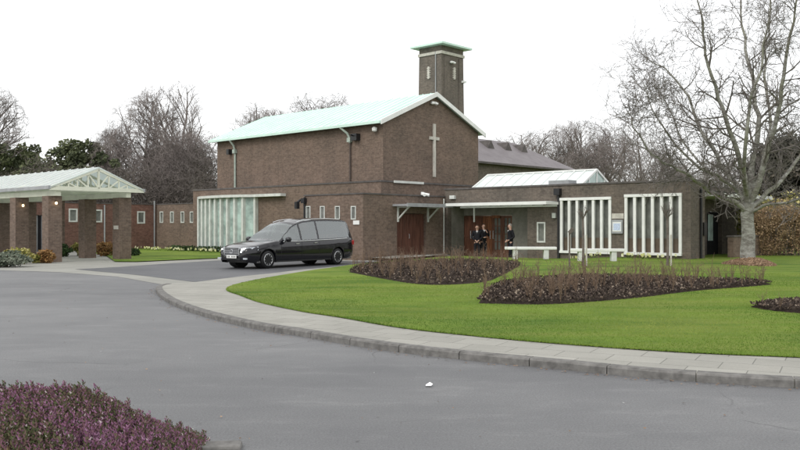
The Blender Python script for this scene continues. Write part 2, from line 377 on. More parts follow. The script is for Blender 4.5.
DRV = [(-5.75,23.7),(-4.95,26.4),(-4.33,27.9),(-3.6,30.2),(-2.7,32.2),(-1.9,34.3),(-0.9,35.8),(0.6,37.3)]
LAWN = [(24,5.6),(20,6.3),(10,8.15),(6.5,9.05),(4.58,9.6),(3.33,10.0),(2.05,10.7),(1.09,11.4),(0,12.4),(-0.99,13.8),(-1.76,14.8),(-2.76,16.5),(-3.48,18.2),(-4.05,19.6),(-4.2,21.0),(-4.12,22.6),(-3.9,24.2),(-3.26,27.2),(-2.25,31.0),(-1.3,33.6),(0.2,35.6),(3.2,39.2),(12,47)]
def crom(P, n=8):
    o = []
    for i in range(len(P) - 1):
        p0 = P[max(i-1,0)]; p1 = P[i]; p2 = P[i+1]; p3 = P[min(i+2, len(P)-1)]
        for k in range(n):
            t = k / n
            o.append(tuple(0.5*((2*p1[j])+(-p0[j]+p2[j])*t+(2*p0[j]-5*p1[j]+4*p2[j]-p3[j])*t*t+(-p0[j]+3*p1[j]-3*p2[j]+p3[j])*t**3) for j in (0,1)))
    o.append(P[-1]); return o
KC = crom(KERB); LC = crom(LAWN); DC = crom(DRV)
def xat(C, y):
    best = None
    for (x0,y0),(x1,y1) in zip(C, C[1:]):
        if y1 > y0 and y0 <= y <= y1: return x0 + (x1-x0)*(y-y0)/(y1-y0)
    return C[-1][0] if y > C[-1][1] else C[0][0]
PC = KC + DC
# pavement: rows from kerb / drive edge to a hand's width under the lawn
mb = MB(); rows = []
ys = sorted(set([p[1] for p in PC] + [p[1] for p in LC if p[1] < 37.3]))
for y in ys:
    xl = xat(PC, y); xr = xat(LC, y) + 0.15
    if y < LC[0][1]: xr = 26
    if xr > xl: rows.append((xl, xr, y))
def pz(x, y): return 0.10 - 0.055 * sst((y-20)/3.0)
def pz2(x, y): return max(0.088 - 0.08 * sst((y-20.5)/4.0), 0.02)
for (a,b,y0),(c,d,y1) in zip(rows, rows[1:]):
    for k in range(6):
        t0, t1 = k/6, (k+1)/6
        P = [(a+(b-a)*t0,y0),(a+(b-a)*t1,y0),(c+(d-c)*t1,y1),(c+(d-c)*t0,y1)]
        mb.quad(*[(x,y,pz2(x,y)) for x,y in P])
    mb.quad((a,y0,-0.02),(a,y0,pz2(a,y0)),(c,y1,pz2(c,y1)),(c,y1,-0.02))
struct(mb.build('pavement', M['paving'], uv=False))
# kerb stones
mb = MB(); acc = 0; pts = []
tot = [0]
for p, q in zip(KC, KC[1:]): tot.append(tot[-1] + math.dist(p, q))
def along(s):
    for i in range(len(KC)-1):
        if tot[i+1] >= s:
            t = (s - tot[i]) / max(1e-6, tot[i+1]-tot[i]); return Vector((KC[i][0]+(KC[i+1][0]-KC[i][0])*t, KC[i][1]+(KC[i+1][1]-KC[i][1])*t))
    return Vector(KC[-1])
s = 0
while s < tot[-1] - 0.05:
    L = 0.915; e = min(s + L - 0.012, tot[-1]); K = 4
    ring = []
    for k in range(K + 1):
        p = along(s + (e - s) * k / K); q = along(min(s + (e - s) * k / K + 0.02, tot[-1])); r_ = along(max(0, s + (e - s) * k / K - 0.02))
        d = (q - r_).normalized(); nrm = Vector((-d.y, d.x))       # towards the road (left of travel)
        zt = pz2(p.x, p.y) + 0.006
        o_ = p + nrm*0.03 ; i_ = p - nrm*0.12
        ring.append([(o_.x,o_.y,-0.03),(o_.x,o_.y,zt-0.022),((o_-nrm*.02).x,(o_-nrm*.02).y,zt),(i_.x,i_.y,zt),(i_.x,i_.y,-0.03)])
    n0 = len(mb.v)
    for r_ in ring: mb.v.extend(r_)
    for k in range(K):
        for j in range(4):
            a = n0+k*5+j; mb.f.append((a,a+1,a+6,a+5)); mb.m.append(0)
    mb.f.append(tuple(n0+j for j in range(5))); mb.m.append(0); mb.f.append(tuple(n0+K*5+j for j in range(5))[::-1]); mb.m.append(0)
    s += L
struct(mb.build('kerb', M['kerb'], uv=False))
# lawn
mb = MB()
ys = sorted(set([p[1] for p in LC])); rows = []
for y in ys: rows.append((xat(LC, y), y))
XR = 70
def cols(xl): return [xl + (XR-xl)*(k/40)**2.2 for k in range(41)]
def lz(x, y, e=1): return H(x, y) + 0.012 + 0.02*noise.noise(Vector((x*0.3, y*0.3, 0)))*e
prev = None
for i, (xl, y) in enumerate(rows):
    c = cols(xl); cur = [(x, y, (lz(x, y) if k else pz2(x,y)+0.014 )) for k, x in enumerate(c)]
    if prev:
        for k in range(40): mb.quad(prev[k], prev[k+1], cur[k+1], cur[k])
    prev = cur
lo = mb.build('lawn', M['grass'], uv=False, smooth=True); struct(lo)
bm = bmesh.new(); bm.from_mesh(lo.data); bmesh.ops.remove_doubles(bm, verts=bm.verts, dist=0.0005); bm.to_mesh(lo.data); bm.free()
# grass blades near the camera side of the lawn
def inlawn(x, y): return x > xat(LC, y) + 0.005
mb = MB(); tint = []; rg = random.Random(3)
def blade(x, y, z, h, w):
    a = rg.uniform(0, math.tau); dx, dy = math.cos(a)*w, math.sin(a)*w; lx, ly = rg.gauss(0,.4)*h, rg.gauss(0,.4)*h
    mb.quad((x-dx,y-dy,z-0.004),(x+dx,y+dy,z-0.004),(x+lx,y+ly,z+h))
    nn = noise.noise(Vector((x*0.38+5, y*0.5, 3)))*0.9+0.5
    tint.append(max(0, min(1, nn*1.0-.1+rg.uniform(-.15,.25))))
cnt = 0
while cnt < 120000:
    y = 8.5 + 16 * rg.random()**1.5; x = rg.uniform(-4.5, y*0.5+0.5)
    if not inlawn(x, y): continue
    blade(x, y, lz(x, y)-.003, rg.uniform(.008,.022), 0.004 + 0.0003*y); cnt += 1
for p, q in zip(LC, LC[1:]):
    if p[0] > 8 or p[1] > 34: continue
    L = math.dist(p, q)
    for k in range(int(L*220)):
        t = rg.random(); off = abs(rg.gauss(0, .02)) - 0.012
        x = p[0]+(q[0]-p[0])*t; y = p[1]+(q[1]-p[1])*t
        d = Vector((q[0]-p[0], q[1]-p[1])).normalized(); x += d.y*off; y -= d.x*off
        blade(x, y, pz2(x,y)+0.012, rg.uniform(.015,.04), 0.006)
tag(mb.build('grass', M['blades'], uv=False, tint=tint), 'short green blades of the mown lawn beside the pavement', 'grass', kind='stuff')
struct(sheet('path', [tuple(wl(*q)[:2]) for q in ((0.05,0.4),(2.2,-0.6),(2.6,3.4),(8,3.6),(8.2,5.9),(0.05,5.9))], 0, M['concrete'], lambda x, y: 0.0))
bpy.data.objects['path'].data.transform(Matrix.Translation((0,0,0)))
pm = bpy.data.objects['path']
bm = bmesh.new(); bm.from_mesh(pm.data)
bmesh.ops.subdivide_edges(bm, edges=bm.edges, cuts=10, use_grid_fill=True)
for v in bm.verts: v.co.z = lz(v.co.x, v.co.y) + 0.02
bm.to_mesh(pm.data); bm.free()

# ------------------------------------------------------------------ building helpers (local frame a, b)
def bld(name, a, b, label): 
    return empty(name, wl(a, b), TH, label, 'building')
class Site:                         # keeps the local origin of one building thing
    def __init__(s, name, a, b, label, cat='building', group=None):
        s.o = (a, b, 0); s.e = empty(name, wl(a, b), TH, label, cat, group)
    def part(s, mb, name, mat, parent=None, **kw): return mb.build(name, mat, parent or s.e, off=s.o, **kw)
ZB = -0.2
def wallA(mb, b, a0, a1, z0, z1, th=0.28, ops=()):     # wall along a, outer face at b looking -b, ops: (a0,a1,z0,z1)
    xs = sorted({a0, a1, *[o[0] for o in ops], *[o[1] for o in ops]}); zs = sorted({z0, z1, *[o[2] for o in ops], *[o[3] for o in ops]})
    for x0, x1 in zip(xs, xs[1:]):
        for y0, y1 in zip(zs, zs[1:]):
            cx, cz = (x0+x1)/2, (y0+y1)/2
            if any(o[0] < cx < o[1] and o[2] < cz < o[3] for o in ops): continue
            mb.quad((x0,b,y0),(x1,b,y0),(x1,b,y1),(x0,b,y1)); mb.quad((x1,b+th,y0),(x0,b+th,y0),(x0,b+th,y1),(x1,b+th,y1))
    for o in ops:
        p, q, r_, t = o
        mb.quad((p,b,r_),(p,b,t),(p,b+th,t),(p,b+th,r_)); mb.quad((q,b,t),(q,b,r_),(q,b+th,r_),(q,b+th,t))
        mb.quad((p,b,t),(q,b,t),(q,b+th,t),(p,b+th,t)); mb.quad((q,b,r_),(p,b,r_),(p,b+th,r_),(q,b+th,r_))
    mb.quad((a0,b,z0),(a0,b,z1),(a0,b+th,z1),(a0,b+th,z0)); mb.quad((a1,b,z1),(a1,b,z0),(a1,b+th,z0),(a1,b+th,z1))
    mb.quad((a0,b,z1),(a1,b,z1),(a1,b+th,z1),(a0,b+th,z1))
def wallB(mb, a, b0, b1, z0, z1, th=0.28, ops=()):     # wall along b, outer face at a looking +a
    t = MB(); wallA(t, 0, b0, b1, z0, z1, th, ops)
    n = len(mb.v)
    for (x, y, z) in t.v: mb.v.append((a - y, x, z))
    for f, m_ in zip(t.f, t.m): mb.f.append(tuple(n+i for i in f)); mb.m.append(m_)
def U(x, a_b=5.94):                 # pixel column -> a on the plane b = a_b
    r = (x - 400) / F
    X0, Y0 = CX + a_b*B_.x, CY + a_b*B_.y
    return (r*Y0 - X0) / (A_.x - r*A_.y)
def V(x, a=0.0):                    # pixel column -> b on the plane a
    r = (x - 400) / F
    X0, Y0 = CX + a*A_.x, CY + a*A_.y
    return (r*Y0 - X0) / (B_.x - r*B_.y)
def ZY(y, a, b): return 1.6 - (y - HZ) * (CY + a*A_.y + b*B_.y) / F

def slim_window(S, plane, q0, q1, z0, z1, at, fw=0.05, label=None):
    """plane 'A': window in a wall along a at b=at ; 'B': wall along b at a=at"""
    def bx(m_, p0, p1, d0, d1, c0, c1):
        if plane == 'A': m_.box(p0, p1, at+d0, at+d1, c0, c1)
        else: m_.box(at-d1, at-d0, p0, p1, c0, c1)
    fr = MB(); 
    bx(fr, q0, q0+fw, -.02, .1, z0, z1); bx(fr, q1-fw, q1, -.02, .1, z0, z1)
    bx(fr, q0+fw, q1-fw, -.02, .1, z1-fw, z1); bx(fr, q0+fw, q1-fw, -.035, .1, z0, z0+fw)
    w = S.part(fr, 'window', M['offwhite'])
    if label: w['label'] = label
    p = MB(); bx(p, q0+fw, q1-fw, .05, .07, z0+fw, z1-fw); S.part(p, 'pane', M['glass'], w)
    return w

# ---- chapel hall
S = Site('chapel_hall', -12, 10.1, 'tall brown brick chapel hall with pale green copper roof and cross on its gable')
h0a, h1a, h0b, h1b, hE, hR, hM = -19.8, -4.31, 5.82, 14.40, 7.42, 9.28, 10.11
mb = MB()
mb.quad((h0a,h0b,ZB),(h1a,h0b,ZB),(h1a,h0b,hE),(h0a,h0b,hE)); mb.quad((h1a,h1b,ZB),(h0a,h1b,ZB),(h0a,h1b,hE),(h1a,h1b,hE))
mb.quad((h1a,h0b,ZB),(h1a,h1b,ZB),(h1a,h1b,hE),(h1a,hM,hR),(h1a,h0b,hE)); mb.quad((h0a,h1b,ZB),(h0a,h0b,ZB),(h0a,h0b,hE),(h0a,hM,hR),(h0a,h1b,hE))
S.part(mb, 'wall', M['brick'])
def roofprism(a0, a1, b0, b1, zE, zR, bm_, th, ov):
    mb = MB(); sl1 = (zR-zE)/(bm_-b0)
    for s_ in (0, 1):
        be = b0-ov if s_ == 0 else b1+ov; ze = zE - sl1*ov
        P = [(a0,be,ze),(a1,be,ze),(a1,bm_,zR),(a0,bm_,zR)]
        T = [(x,y,z+th) for x,y,z in P]
        if s_: P = P[::-1]; T = T[::-1]
        mb.quad(*T); mb.quad(*P[::-1])
        for i in range(4):
            j = (i+1)%4; mb.quad(P[i],P[j],T[j],T[i])
    return mb
rp = roofprism(h0a-.35, h1a+.22, h0b, h1b, hE+.02, hR+.02, hM, .10, .38)
rf = S.part(rp, 'roof', M['copper'])
# standing seams
mb = MB(); sl = (hR-hE)/(hM-h0b)
k = h0a - .2
while k < h1a + .1:
    mb.bar((k,h0b-.36,hE-.36*sl+.135),(k,hM,hR+.135),.03,.035); k += .62
S.part(mb, 'roof_seams', M['copper'], rf)
mb = MB()    # white verge boards of the gable
for s_ in (0,1):
    be = h0b-.42 if s_==0 else h1b+.42; ze = hE-.42*sl
    x0, x1 = h1a+.225, h1a+.29
    P = [(x0,be,ze-.10),(x0,hM,hR-.10),(x0,hM,hR+.16),(x0,be,ze+.16)]
    Q = [(x1,p[1],p[2]) for p in P]
    mb.quad(*P); mb.quad(*Q[::-1])
    for i in range(4): mb.quad(P[i],P[(i+1)%4],Q[(i+1)%4],Q[i])
S.part(mb, 'verge_board', M['white'])
mb = MB(); mb.box(h0a-.35,h1a+.2,h0b-.50,h0b-.385,hE-.22,hE-.08); S.part(mb, 'gutter', M['copper'])
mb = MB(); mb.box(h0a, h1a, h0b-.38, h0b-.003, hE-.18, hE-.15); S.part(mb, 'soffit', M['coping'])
for xx, l_ in ((236,0),(351,1)):
    a = U(xx, h0b); mb = MB()
    mb.tube([(a-.35*l_-.1,h0b-.44,hE-.2),(a-.1*l_,h0b-.2,hE-.55),(a,h0b-.1,hE-.85),(a,h0b-.1,hE-1.1)], .07, 8)
    mb.tube([(a,h0b-.08,hE-1.1),(a,h0b-.08,3.4)], .05 if l_ else .065, 8, mi=l_)
    mb.box(a-.13,a+.13,h0b-.22,h0b-.02,hE-1.05,hE-.8)
    S.part(mb, 'downpipe', [M['greenpipe'],simple('brown_pipe',(0.09,0.07,0.06),.6)])
a = U(356,h0b); mb = MB(); mb.box(a-.1,a+.35,h0b-.32,h0b-.005,hE-1.0,hE-.62); mb.bar((a+.1,h0b-.02,hE-.8),(a+.1,h0b-.55,hE-.7),.06); S.part(mb, 'floodlight', M['blackpipe'])
a = U(234,h0b); mb = MB(); mb.box(a-.45,a-.2,h0b-.3,h0b-.005,hE-1.1,hE-.75); S.part(mb, 'floodlight', M['blackpipe'])
# cross
bc = V(433.5, h1a); mb = MB(); zt, zb_ = ZY(124,h1a,bc), ZY(177,h1a,bc); zc = ZY(138.5,h1a,bc)
mb.box(h1a+.002,h1a+.12,bc-.09,bc+.09,zb_,zt); mb.box(h1a+.004,h1a+.11,bc-.42,bc-.09,zc-.09,zc+.09); mb.box(h1a+.004,h1a+.11,bc+.09,bc+.42,zc-.09,zc+.09)
S.part(mb, 'cross', M['stone'], bevel=.01)
def camlight(S, a, b, z, name='floodlight'):
    mb = MB(); mb.box(a+.005,a+.06,b-.07,b+.07,z-.02,z+.16); mb.bar((a+.05,b,z+.05),(a+.3,b,z),.05)
    mb.lathe((a+.2,b-.16,z-.06),[(.04,0),(.12,.04),(.12,.12),(.03,.16)],10); mb.lathe((a+.2,b+.16,z-.06),[(.04,0),(.12,.04),(.12,.12),(.03,.16)],10)
    mb.bar((a+.2,b-.16,z+.1),(a+.2,b+.16,z+.1),.04)
    S.part(mb, name, M['white'], smooth=False)
camlight(S, h1a, V(432,h1a), ZY(104,h1a,V(432,h1a)), 'security_light')
a = U(377,h0b); mb = MB(); mb.lathe((a,h0b-.2,ZY(132,a,h0b)),[(.06,0),(.14,.05),(.15,.2),(.05,.28)],12); mb.bar((a,h0b,ZY(128,a,h0b)),(a,h0b-.2,ZY(129,a,h0b)),.05); S.part(mb,'security_light',M['white'])

# ---- block with the bowed window (B)
S = Site('flat_roofed_chapel_aisle', -10.5, 3.39, 'low flat roofed brown brick block below the hall with a bowed window of pale fins')
b0 = 3.39; bz = 3.86
mb = MB(); wA0, wA1 = U(201,b0), U(258,b0)
wallA(mb, b0, -19.0, -2.12, ZB, bz, .3, [(wA0,wA1,0.1,3.3)])
wallB(mb, -2.12, b0+.3, 12, ZB, bz, .3)
mb.quad((-19,12,ZB),(-19,b0+.3,ZB),(-19,b0+.3,bz),(-19,12,bz))
S.part(mb, 'wall', M['brick'])
mb = MB(); mb.quad((-19,b0+.3,bz-.25),(-2.4,b0+.3,bz-.25),(-2.4,12,bz-.25),(-19,12,bz-.25)); S.part(mb,'roof',M['roofing'])
mb = MB(); mb.box(-19.04,-2.08,b0-.04,b0+.34,bz+.002,bz+.09); mb.box(-2.44,-2.08,b0+.342,12,bz+.002,bz+.09); S.part(mb,'coping',M['coping'])
mb = MB(); mb.box(-2.078,-2.0,b0+.9,b0+3.2,bz-.02,bz+.10)
S.part(mb,'gutter',M['offwhite'])
# bowed bay
nF = 10; arc = []
for k in range(nF):
    t = k/(nF-1); a = wA0+.03 + (wA1-wA0-.06)*t; d = 0.62*math.sin(math.pi*min(1, t*0.82+.02)) if t < .9 else .62*math.sin(math.pi*(.9*.82+.02))*(1-(t-.9)/.1*.92)
    arc.append((a, b0-.06-d))
bay = MB(); 
for k in range(nF):
    (a, b_) = arc[k]; bay.box(a-.085,a+.085,b_-.16,b_+.06,.12,3.3)
w = S.part(bay, 'window', M['offwhite']); w['label'] = 'bowed window of pale fins and green glass'
gl = MB()
for (p,q) in zip(arc, arc[1:]):
    gl.quad((p[0]+.05,p[1]+.02,.12),(q[0]-.05,q[1]+.02,.12),(q[0]-.05,q[1]+.02,3.28),(p[0]+.05,p[1]+.02,3.28))
S.part(gl,'pane',M['glassgreen'],w)
mb=MB(); mb.box(arc[-1][0]-.04,arc[-1][0]+.06,arc[-1][1]+.061,b0-.002,.12,3.3); S.part(mb,'frame',M['offwhite'],w)
# slab above: curved plan
mb = MB(); sA1 = U(286,b0); outer = [(a_, b_-.32) for a_, b_ in arc] ; outer[0]=(wA0-.12,b0-.2)
outer += [(sA1-1.2,b0-.45),(sA1,b0-.40)]
top = [(x,y,3.46) for x,y in outer]; bot = [(x,y,3.305) for x,y in outer]; it = [(x,b0-.002,3.46) for x,y in outer]; ib = [(x,b0-.002,3.305) for x,y in outer]
for i in range(len(outer)-1):
    mb.quad(bot[i],bot[i+1],top[i+1],top[i]); mb.quad(top[i],top[i+1],it[i+1],it[i]); mb.quad(bot[i+1],bot[i],ib[i],ib[i+1])
mb.quad(bot[-1],ib[-1],it[-1],top[-1]); mb.quad(bot[0],top[0],it[0],ib[0])
S.part(mb,'window_canopy',M['offwhite'])
mb = MB(); mb.box(wA0-.05,wA1+.1,b0-.85,b0-.75,-.02,.12); mb.box(wA0-.05,wA1+.1,b0-.75,b0-.001,-.02,.11); S.part(mb,'plinth',M['coping'])

# ---- vestry wing (W1) with door in its right face
S = Site('vestry_wing', -2, 0, 'low brown brick wing with small windows and a side door under a bracketed hood')
w0 = U(304.5, 0); wz = 3.08; ops = []
for xc in (308.2,322.5,337.5,353.5):
    a = U(xc,0); ops.append((a-.17,a+.17,ZY(219.5,a,0),ZY(206,a,0)))
for o in ops: pass
dB0, dB1 = V(397), V(426)
mb = MB(); wallA(mb, 0, w0, 0, ZB, wz, .28, ops)
dop = [(dB0, dB1, ZB+.01, 2.22)]
wallB(mb, 0, .28, 5.939, ZB, wz, .28, dop)
mb.quad((w0,3.38,ZB),(w0,.28,ZB),(w0,.28,wz),(w0,3.38,wz))
S.part(mb,'wall',M['brick'])
mb = MB(); mb.box(w0-.04,.04,-.04,.32,wz+.002,wz+.07); mb.box(-.32,.04,.322,5.93,wz+.002,wz+.07); S.part(mb,'coping',M['coping'])
mb = MB(); mb.quad((w0,.28,wz-.2),(-.28,.28,wz-.2),(-.28,3.38,wz-.2),(w0,3.38,wz-.2)); mb.quad((-2.1,3.38,wz-.2),(-.28,3.38,wz-.2),(-.28,12,wz-.2),(-2.1,12,wz-.2)); S.part(mb,'roof',M['roofing'])
for o in ops: slim_window(S,'A',*o,0,.045)
mb = MB(); mb.box(-.20,-.14,dB0+.02,dB1-.02,.05,2.2)
for k in range(9):
    q = dB0+.06+(dB1-dB0-.12)*k/8; mb.box(-.139,-.115,q-.012,q+.012,.08,2.16)
mb.box(-.139,-.10,(dB0+dB1)/2-.04,(dB0+dB1)/2+.04,.05,2.19)
dr = S.part(mb,'door',M['dkwood'])
mb = MB(); mb.tube([(-.09,(dB0+dB1)/2-.12,1.0),(-.05,(dB0+dB1)/2-.12,1.0),(-.05,(dB0+dB1)/2-.12,1.2),(-.09,(dB0+dB1)/2-.12,1.2)],.012,6); S.part(mb,'handle',M['alloy'],dr)
mb = MB(); c0, c1 = V(392.5), V(437.5); zc = 2.55
mb.box(.003,.95,c0,c1,zc,zc+.10); mb.box(.95,1.0,c0-.03,c1+.03,zc-.03,zc+.14)
hd = S.part(mb,'door_hood',M['greypipe'])
for q in (V(397.5),V(427.5)):
    mb = MB(); mb.box(.003,.07,q-.04,q+.04,zc-.75,zc-.002); mb.bar((.04,q,zc-.62),(.75,q,zc-.03),.06,.06); mb.box(.07,.8,q-.04,q+.04,zc-.07,zc-.003); S.part(mb,'bracket',M['offwhite'],hd)
mb = MB(); a=U(356.5,0); mb.box(a-.2,a+.2,-.03,-.002,ZY(224.5,a,0),ZY(220.5,a,0)); pl=S.part(mb,'name_plate',M['white'])
mb = MB(); q=V(421.5); z=ZY(194,0,q); mb.box(.01,.12,q-.05,q+.05,z-.05,z+.1); mb.tube([(.1,q,z),(.34,q-.16,z-.06)],.075,10); mb.tube([(.1,q+.05,z),(.34,q+.2,z-.06)],.075,10); S.part(mb,'security_camera',M['white'])
mb = MB(); a=w0+.06; mb.tube([(a,-.06,wz-.05),(a,-.06,0)],.05,8); mb.box(a-.12,a+.12,-.2,-.01,wz-.35,wz-.1); S.part(mb,'downpipe',M['blackpipe'])
mb = MB(); mb.tube([(a-.25,-.1,2.9),(a-.3,-.3,2.75)],.06,8); mb.box(a-.36,a-.2,-.4,-.2,2.45,2.8); S.part(mb,'wall_lamp',M['blackpipe'])
mb = MB(); q = V(443); mb.tube([(.06,q,3.0),(.06,q,0)],.035,8); S.part(mb,'downpipe',M['offwhite'])

# ---- entrance wing (U1)
S = Site('entrance_wing', 6.5, 5.94, 'long low grey brick wing with red doors, white canopy and two finned windows')
b0 = 5.94; z1 = 3.45; aE = 13.05; rA0, rA1 = .18, U(527.5)
GW = [(U(561),U(611.5)),(U(625.5),U(682))]
gz = [(.42,2.92),(.36,2.93)]
ops = [(rA0,rA1,ZB+.01,2.72)]
sw = (U(537),U(545.5)); sz = (ZY(242.5,sum(sw)/2,b0), ZY(222,sum(sw)/2,b0)); ops.append((sw[0],sw[1],sz[0],sz[1]))
for (p,q),(r_,t) in zip(GW,gz): ops.append((p,q,ZY(252.3,(p+q)/2,b0) if p<9 else ZY(254,(p+q)/2,b0), ZY(197.8,(p+q)/2,b0) if p<9 else ZY(194.2,(p+q)/2,b0)))
mb = MB(); wallA(mb,b0,.002,aE,ZB,z1,.3,ops)
wallB(mb,aE,b0+.3,b0+1.4,ZB,z1,.3)
pb0,pb1=V(707,aE-1.6),V(722,aE-1.6); wallB(mb,aE-1.6,b0+1.4,16,ZB,z1,.3,[(pb0,pb1,.1,2.3)])
mb.box(aE-1.6,aE-.301,b0+1.15,b0+1.4,ZB,z1)
S.part(mb,'wall',M['brickgrey'])
mb = MB(); 
wallA(mb,b0+1.35,-.3,rA1+.3,ZB,3.0,.2,[(U(462.5,b0+1.35),U(512,b0+1.35),ZB+.01,2.15)])
mb.box(rA1+.001,rA1+.2,b0+.301,b0+1.35,ZB,3.0); mb.box(-.2,rA0-.001,b0+.301,b0+1.35,ZB,3.0)
mb.box(-.2,rA1+.2,b0+.301,b0+1.5,2.74,2.84)
S.part(mb,'porch_recess',simple('grey_recess_stone',(0.24,0.23,0.205),.85,.15,0,.15,3))
mb = MB(); mb.box(-.04,aE+.05,b0-.05,b0+.36,z1+.002,z1+.08); mb.box(aE-.35,aE+.05,b0+.362,b0+1.45,z1+.002,z1+.08); mb.box(aE-1.95,aE-1.55,b0+1.452,16,z1+.002,z1+.08); S.part(mb,'coping',M['coping'])
mb = MB(); mb.quad((0,b0+.3,z1-.3),(aE-.3,b0+.3,z1-.3),(aE-.3,16,z1-.3),(0,16,z1-.3)); S.part(mb,'roof',M['roofing'])
# doors: three leaves with glazing bars
d0, d1 = U(462.5,b0+1.35), U(512,b0+1.35); bd = b0+1.42
nl = 5
for i in range(nl):
    p = d0+(d1-d0)*i/nl+.012; q = d0+(d1-d0)*(i+1)/nl-.012
    mb = MB(); mat = M['redwood'] if i not in (2,) else M['orangewood']
    if i < 3:
        mb.box(p,q,bd,bd+.05,-.05,2.12)
        for k in range(5): x = p+.05+(q-p-.1)*k/4; mb.box(x-.012,x+.012,bd-.02,bd-.001,.18,2.08)
        mb.box(p,q,bd-.03,bd-.021,1.02,1.12)
    else:
        mb.box(p,p+.12,bd,bd+.05,-.05,2.12); mb.box(q-.12,q,bd,bd+.05,-.05,2.12); mb.box(p+.12,q-.12,bd,bd+.05,-.05,.4); mb.box(p+.12,q-.12,bd,bd+.05,2.0,2.12)
        for zz in (.8,1.2,1.6): mb.box(p+.12,q-.12,bd,bd+.05,zz-.02,zz+.02)
        mb.box((p+q)/2-.03,(p+q)/2+.03,bd-.002,bd+.052,.4,2.0)
    dr = S.part(mb,'door',mat)
    if i >= 3:
        g_ = MB(); g_.box(p+.12,q-.12,bd+.02,bd+.03,.4,2.0); S.part(g_,'pane',M['glass'],dr)
    h_ = MB(); x = q-.08 if i%2==0 else p+.08; h_.tube([(x,bd-.01,.95),(x,bd-.07,.95),(x,bd-.07,1.35),(x,bd-.01,1.35)],.014,6); S.part(h_,'handle',M['alloy'],dr)
mb = MB(); mb.box(2.0,2.5,bd-.10,bd-.04,2.0,2.14); S.part(mb,'sign_plate',M['orangewood'])
# canopy
ca0, ca1 = U(447.5,b0-1.0), U(548,b0-1.0); cz = 2.6
mb = MB(); mb.box(ca0,ca1,b0-1.15,b0-1.05,cz-.02,cz+.12); mb.box(ca0,ca0+.07,b0-1.05,b0-.003,cz,cz+.10); mb.box(ca1-.07,ca1,b0-1.05,b0-.003,cz-.02,cz+.10)
k = ca0+.6
while k < ca1-.3: mb.box(k-.025,k+.025,b0-1.05,b0-.003,cz-.03,cz+.08); k += .62
mb.box(ca0+.07,ca1-.07,b0-.08,b0-.004,cz-.1,cz-.031)
cn = S.part(mb,'canopy',M['white'])
mb = MB(); mb.quad((ca0+.02,b0-1.1,cz+.125),(ca1-.02,b0-1.1,cz+.125),(ca1-.02,b0-.01,cz+.125),(ca0+.02,b0-.01,cz+.125)); S.part(mb,'canopy_sheet',M['canopysheet'],cn)
mb = MB(); mb.box(ca0+.9,ca0+.96,b0-.06,b0-.004,1.8,2.5); S.part(mb,'bracket',M['offwhite'],cn)
# tall finned windows
for wi,((p,q),o) in enumerate(zip(GW,ops[2:])):
    zb0, zt0 = o[2], o[3]; fr = MB(); fw = .07
    fr.box(p-.02,q+.02,b0-.10,b0+.1,zt0-.10,zt0+.02); fr.box(p-.02,q+.02,b0-.12,b0+.1,zb0-.05,zb0+.06)
    fr.box(p-.02,p-.001,b0-.05,b0-.001,zb0+.06,zt0-.10)
    w = S.part(fr,'window',M['white']); w['label'] = ('left tall window with seven white fins beside the downpipe','right tall window with seven white fins nearest the corner')[wi]
    for k in range(7):
        x = p+.05+(q-p-.1)*k/6; m2 = MB(); m2.box(x-.062,x+.062,b0-.07,b0+.03,zb0+.061,zt0-.101); S.part(m2,'fin',M['white'],w)
    m2 = MB(); m2.box(p,q,b0+.17,b0+.18,zb0,zt0); S.part(m2,'pane',M['glass'],w)
    m2 = MB(); m2.box(p,q,b0+.11,b0+.168,zb0+.62,zb0+.66); m2.box(p,q,b0+.13,b0+.168,zb0+.06,zb0+.62); S.part(m2,'transom_and_reflection',simple('brown_transom_reflection',(0.13,0.10,0.075),.6),w)  # transom bar, and the brown reflection in the lower panes painted as a panel
slim_window(S,'A',sw[0],sw[1],sz[0],sz[1],b0,.07)
mb = MB(); x0,x1 = U(612.5),U(623.5); xm=(x0+x1)/2; mb.box(x0,x1,b0-.09,b0-.003,ZY(233.5,xm,b0),ZY(219.8,xm,b0)); nb=S.part(mb,'notice_board',M['greypipe'])
mb = MB(); mb.box(x0+.06,x1-.06,b0-.098,b0-.091,ZY(231.5,xm,b0),ZY(222,xm,b0)); S.part(mb,'notice_sheet',M['white'],nb)
mb = MB(); 
mb.box(x0+.10,x1-.10,b0-.1015,b0-.0985,ZY(230.3,xm,b0),ZY(223.4,xm,b0))
S.part(mb,'notice_print',simple('faded_blue_print',(0.5,0.58,0.74),.7,.3,0,.35,30),nb)
mb = MB(); mb.box(x0-.02,x1+.02,b0-.02,b0-.002,ZY(218.6,xm,b0),ZY(213.4,xm,b0)); S.part(mb,'plaque',M['stone'])
mb = MB(); x=U(559.3); mb.tube([(x,b0-.10,3.25),(x,b0-.07,3.0),(x,b0-.07,.05)],.06,8); mb.box(x-.16,x+.14,b0-.24,b0-.01,3.02,3.32); S.part(mb,'downpipe',M['blackpipe'])
mb = MB(); mb.box(U(548),U(568),b0+.05,b0+.75,z1+.082,z1+.26); S.part(mb,'vent_box',M['greypipe'])
mb = MB(); x=U(555); mb.box(x-.09,x+.09,b0-.12,b0-.003,ZY(218,x,b0),ZY(213,x,b0)); S.part(mb,'wall_lamp',M['offwhite'])
mb = MB(); x=U(453.5); mb.box(x-.16,x+.16,b0-.14,b0-.003,2.98,3.16); S.part(mb,'alarm_box',M['offwhite'])
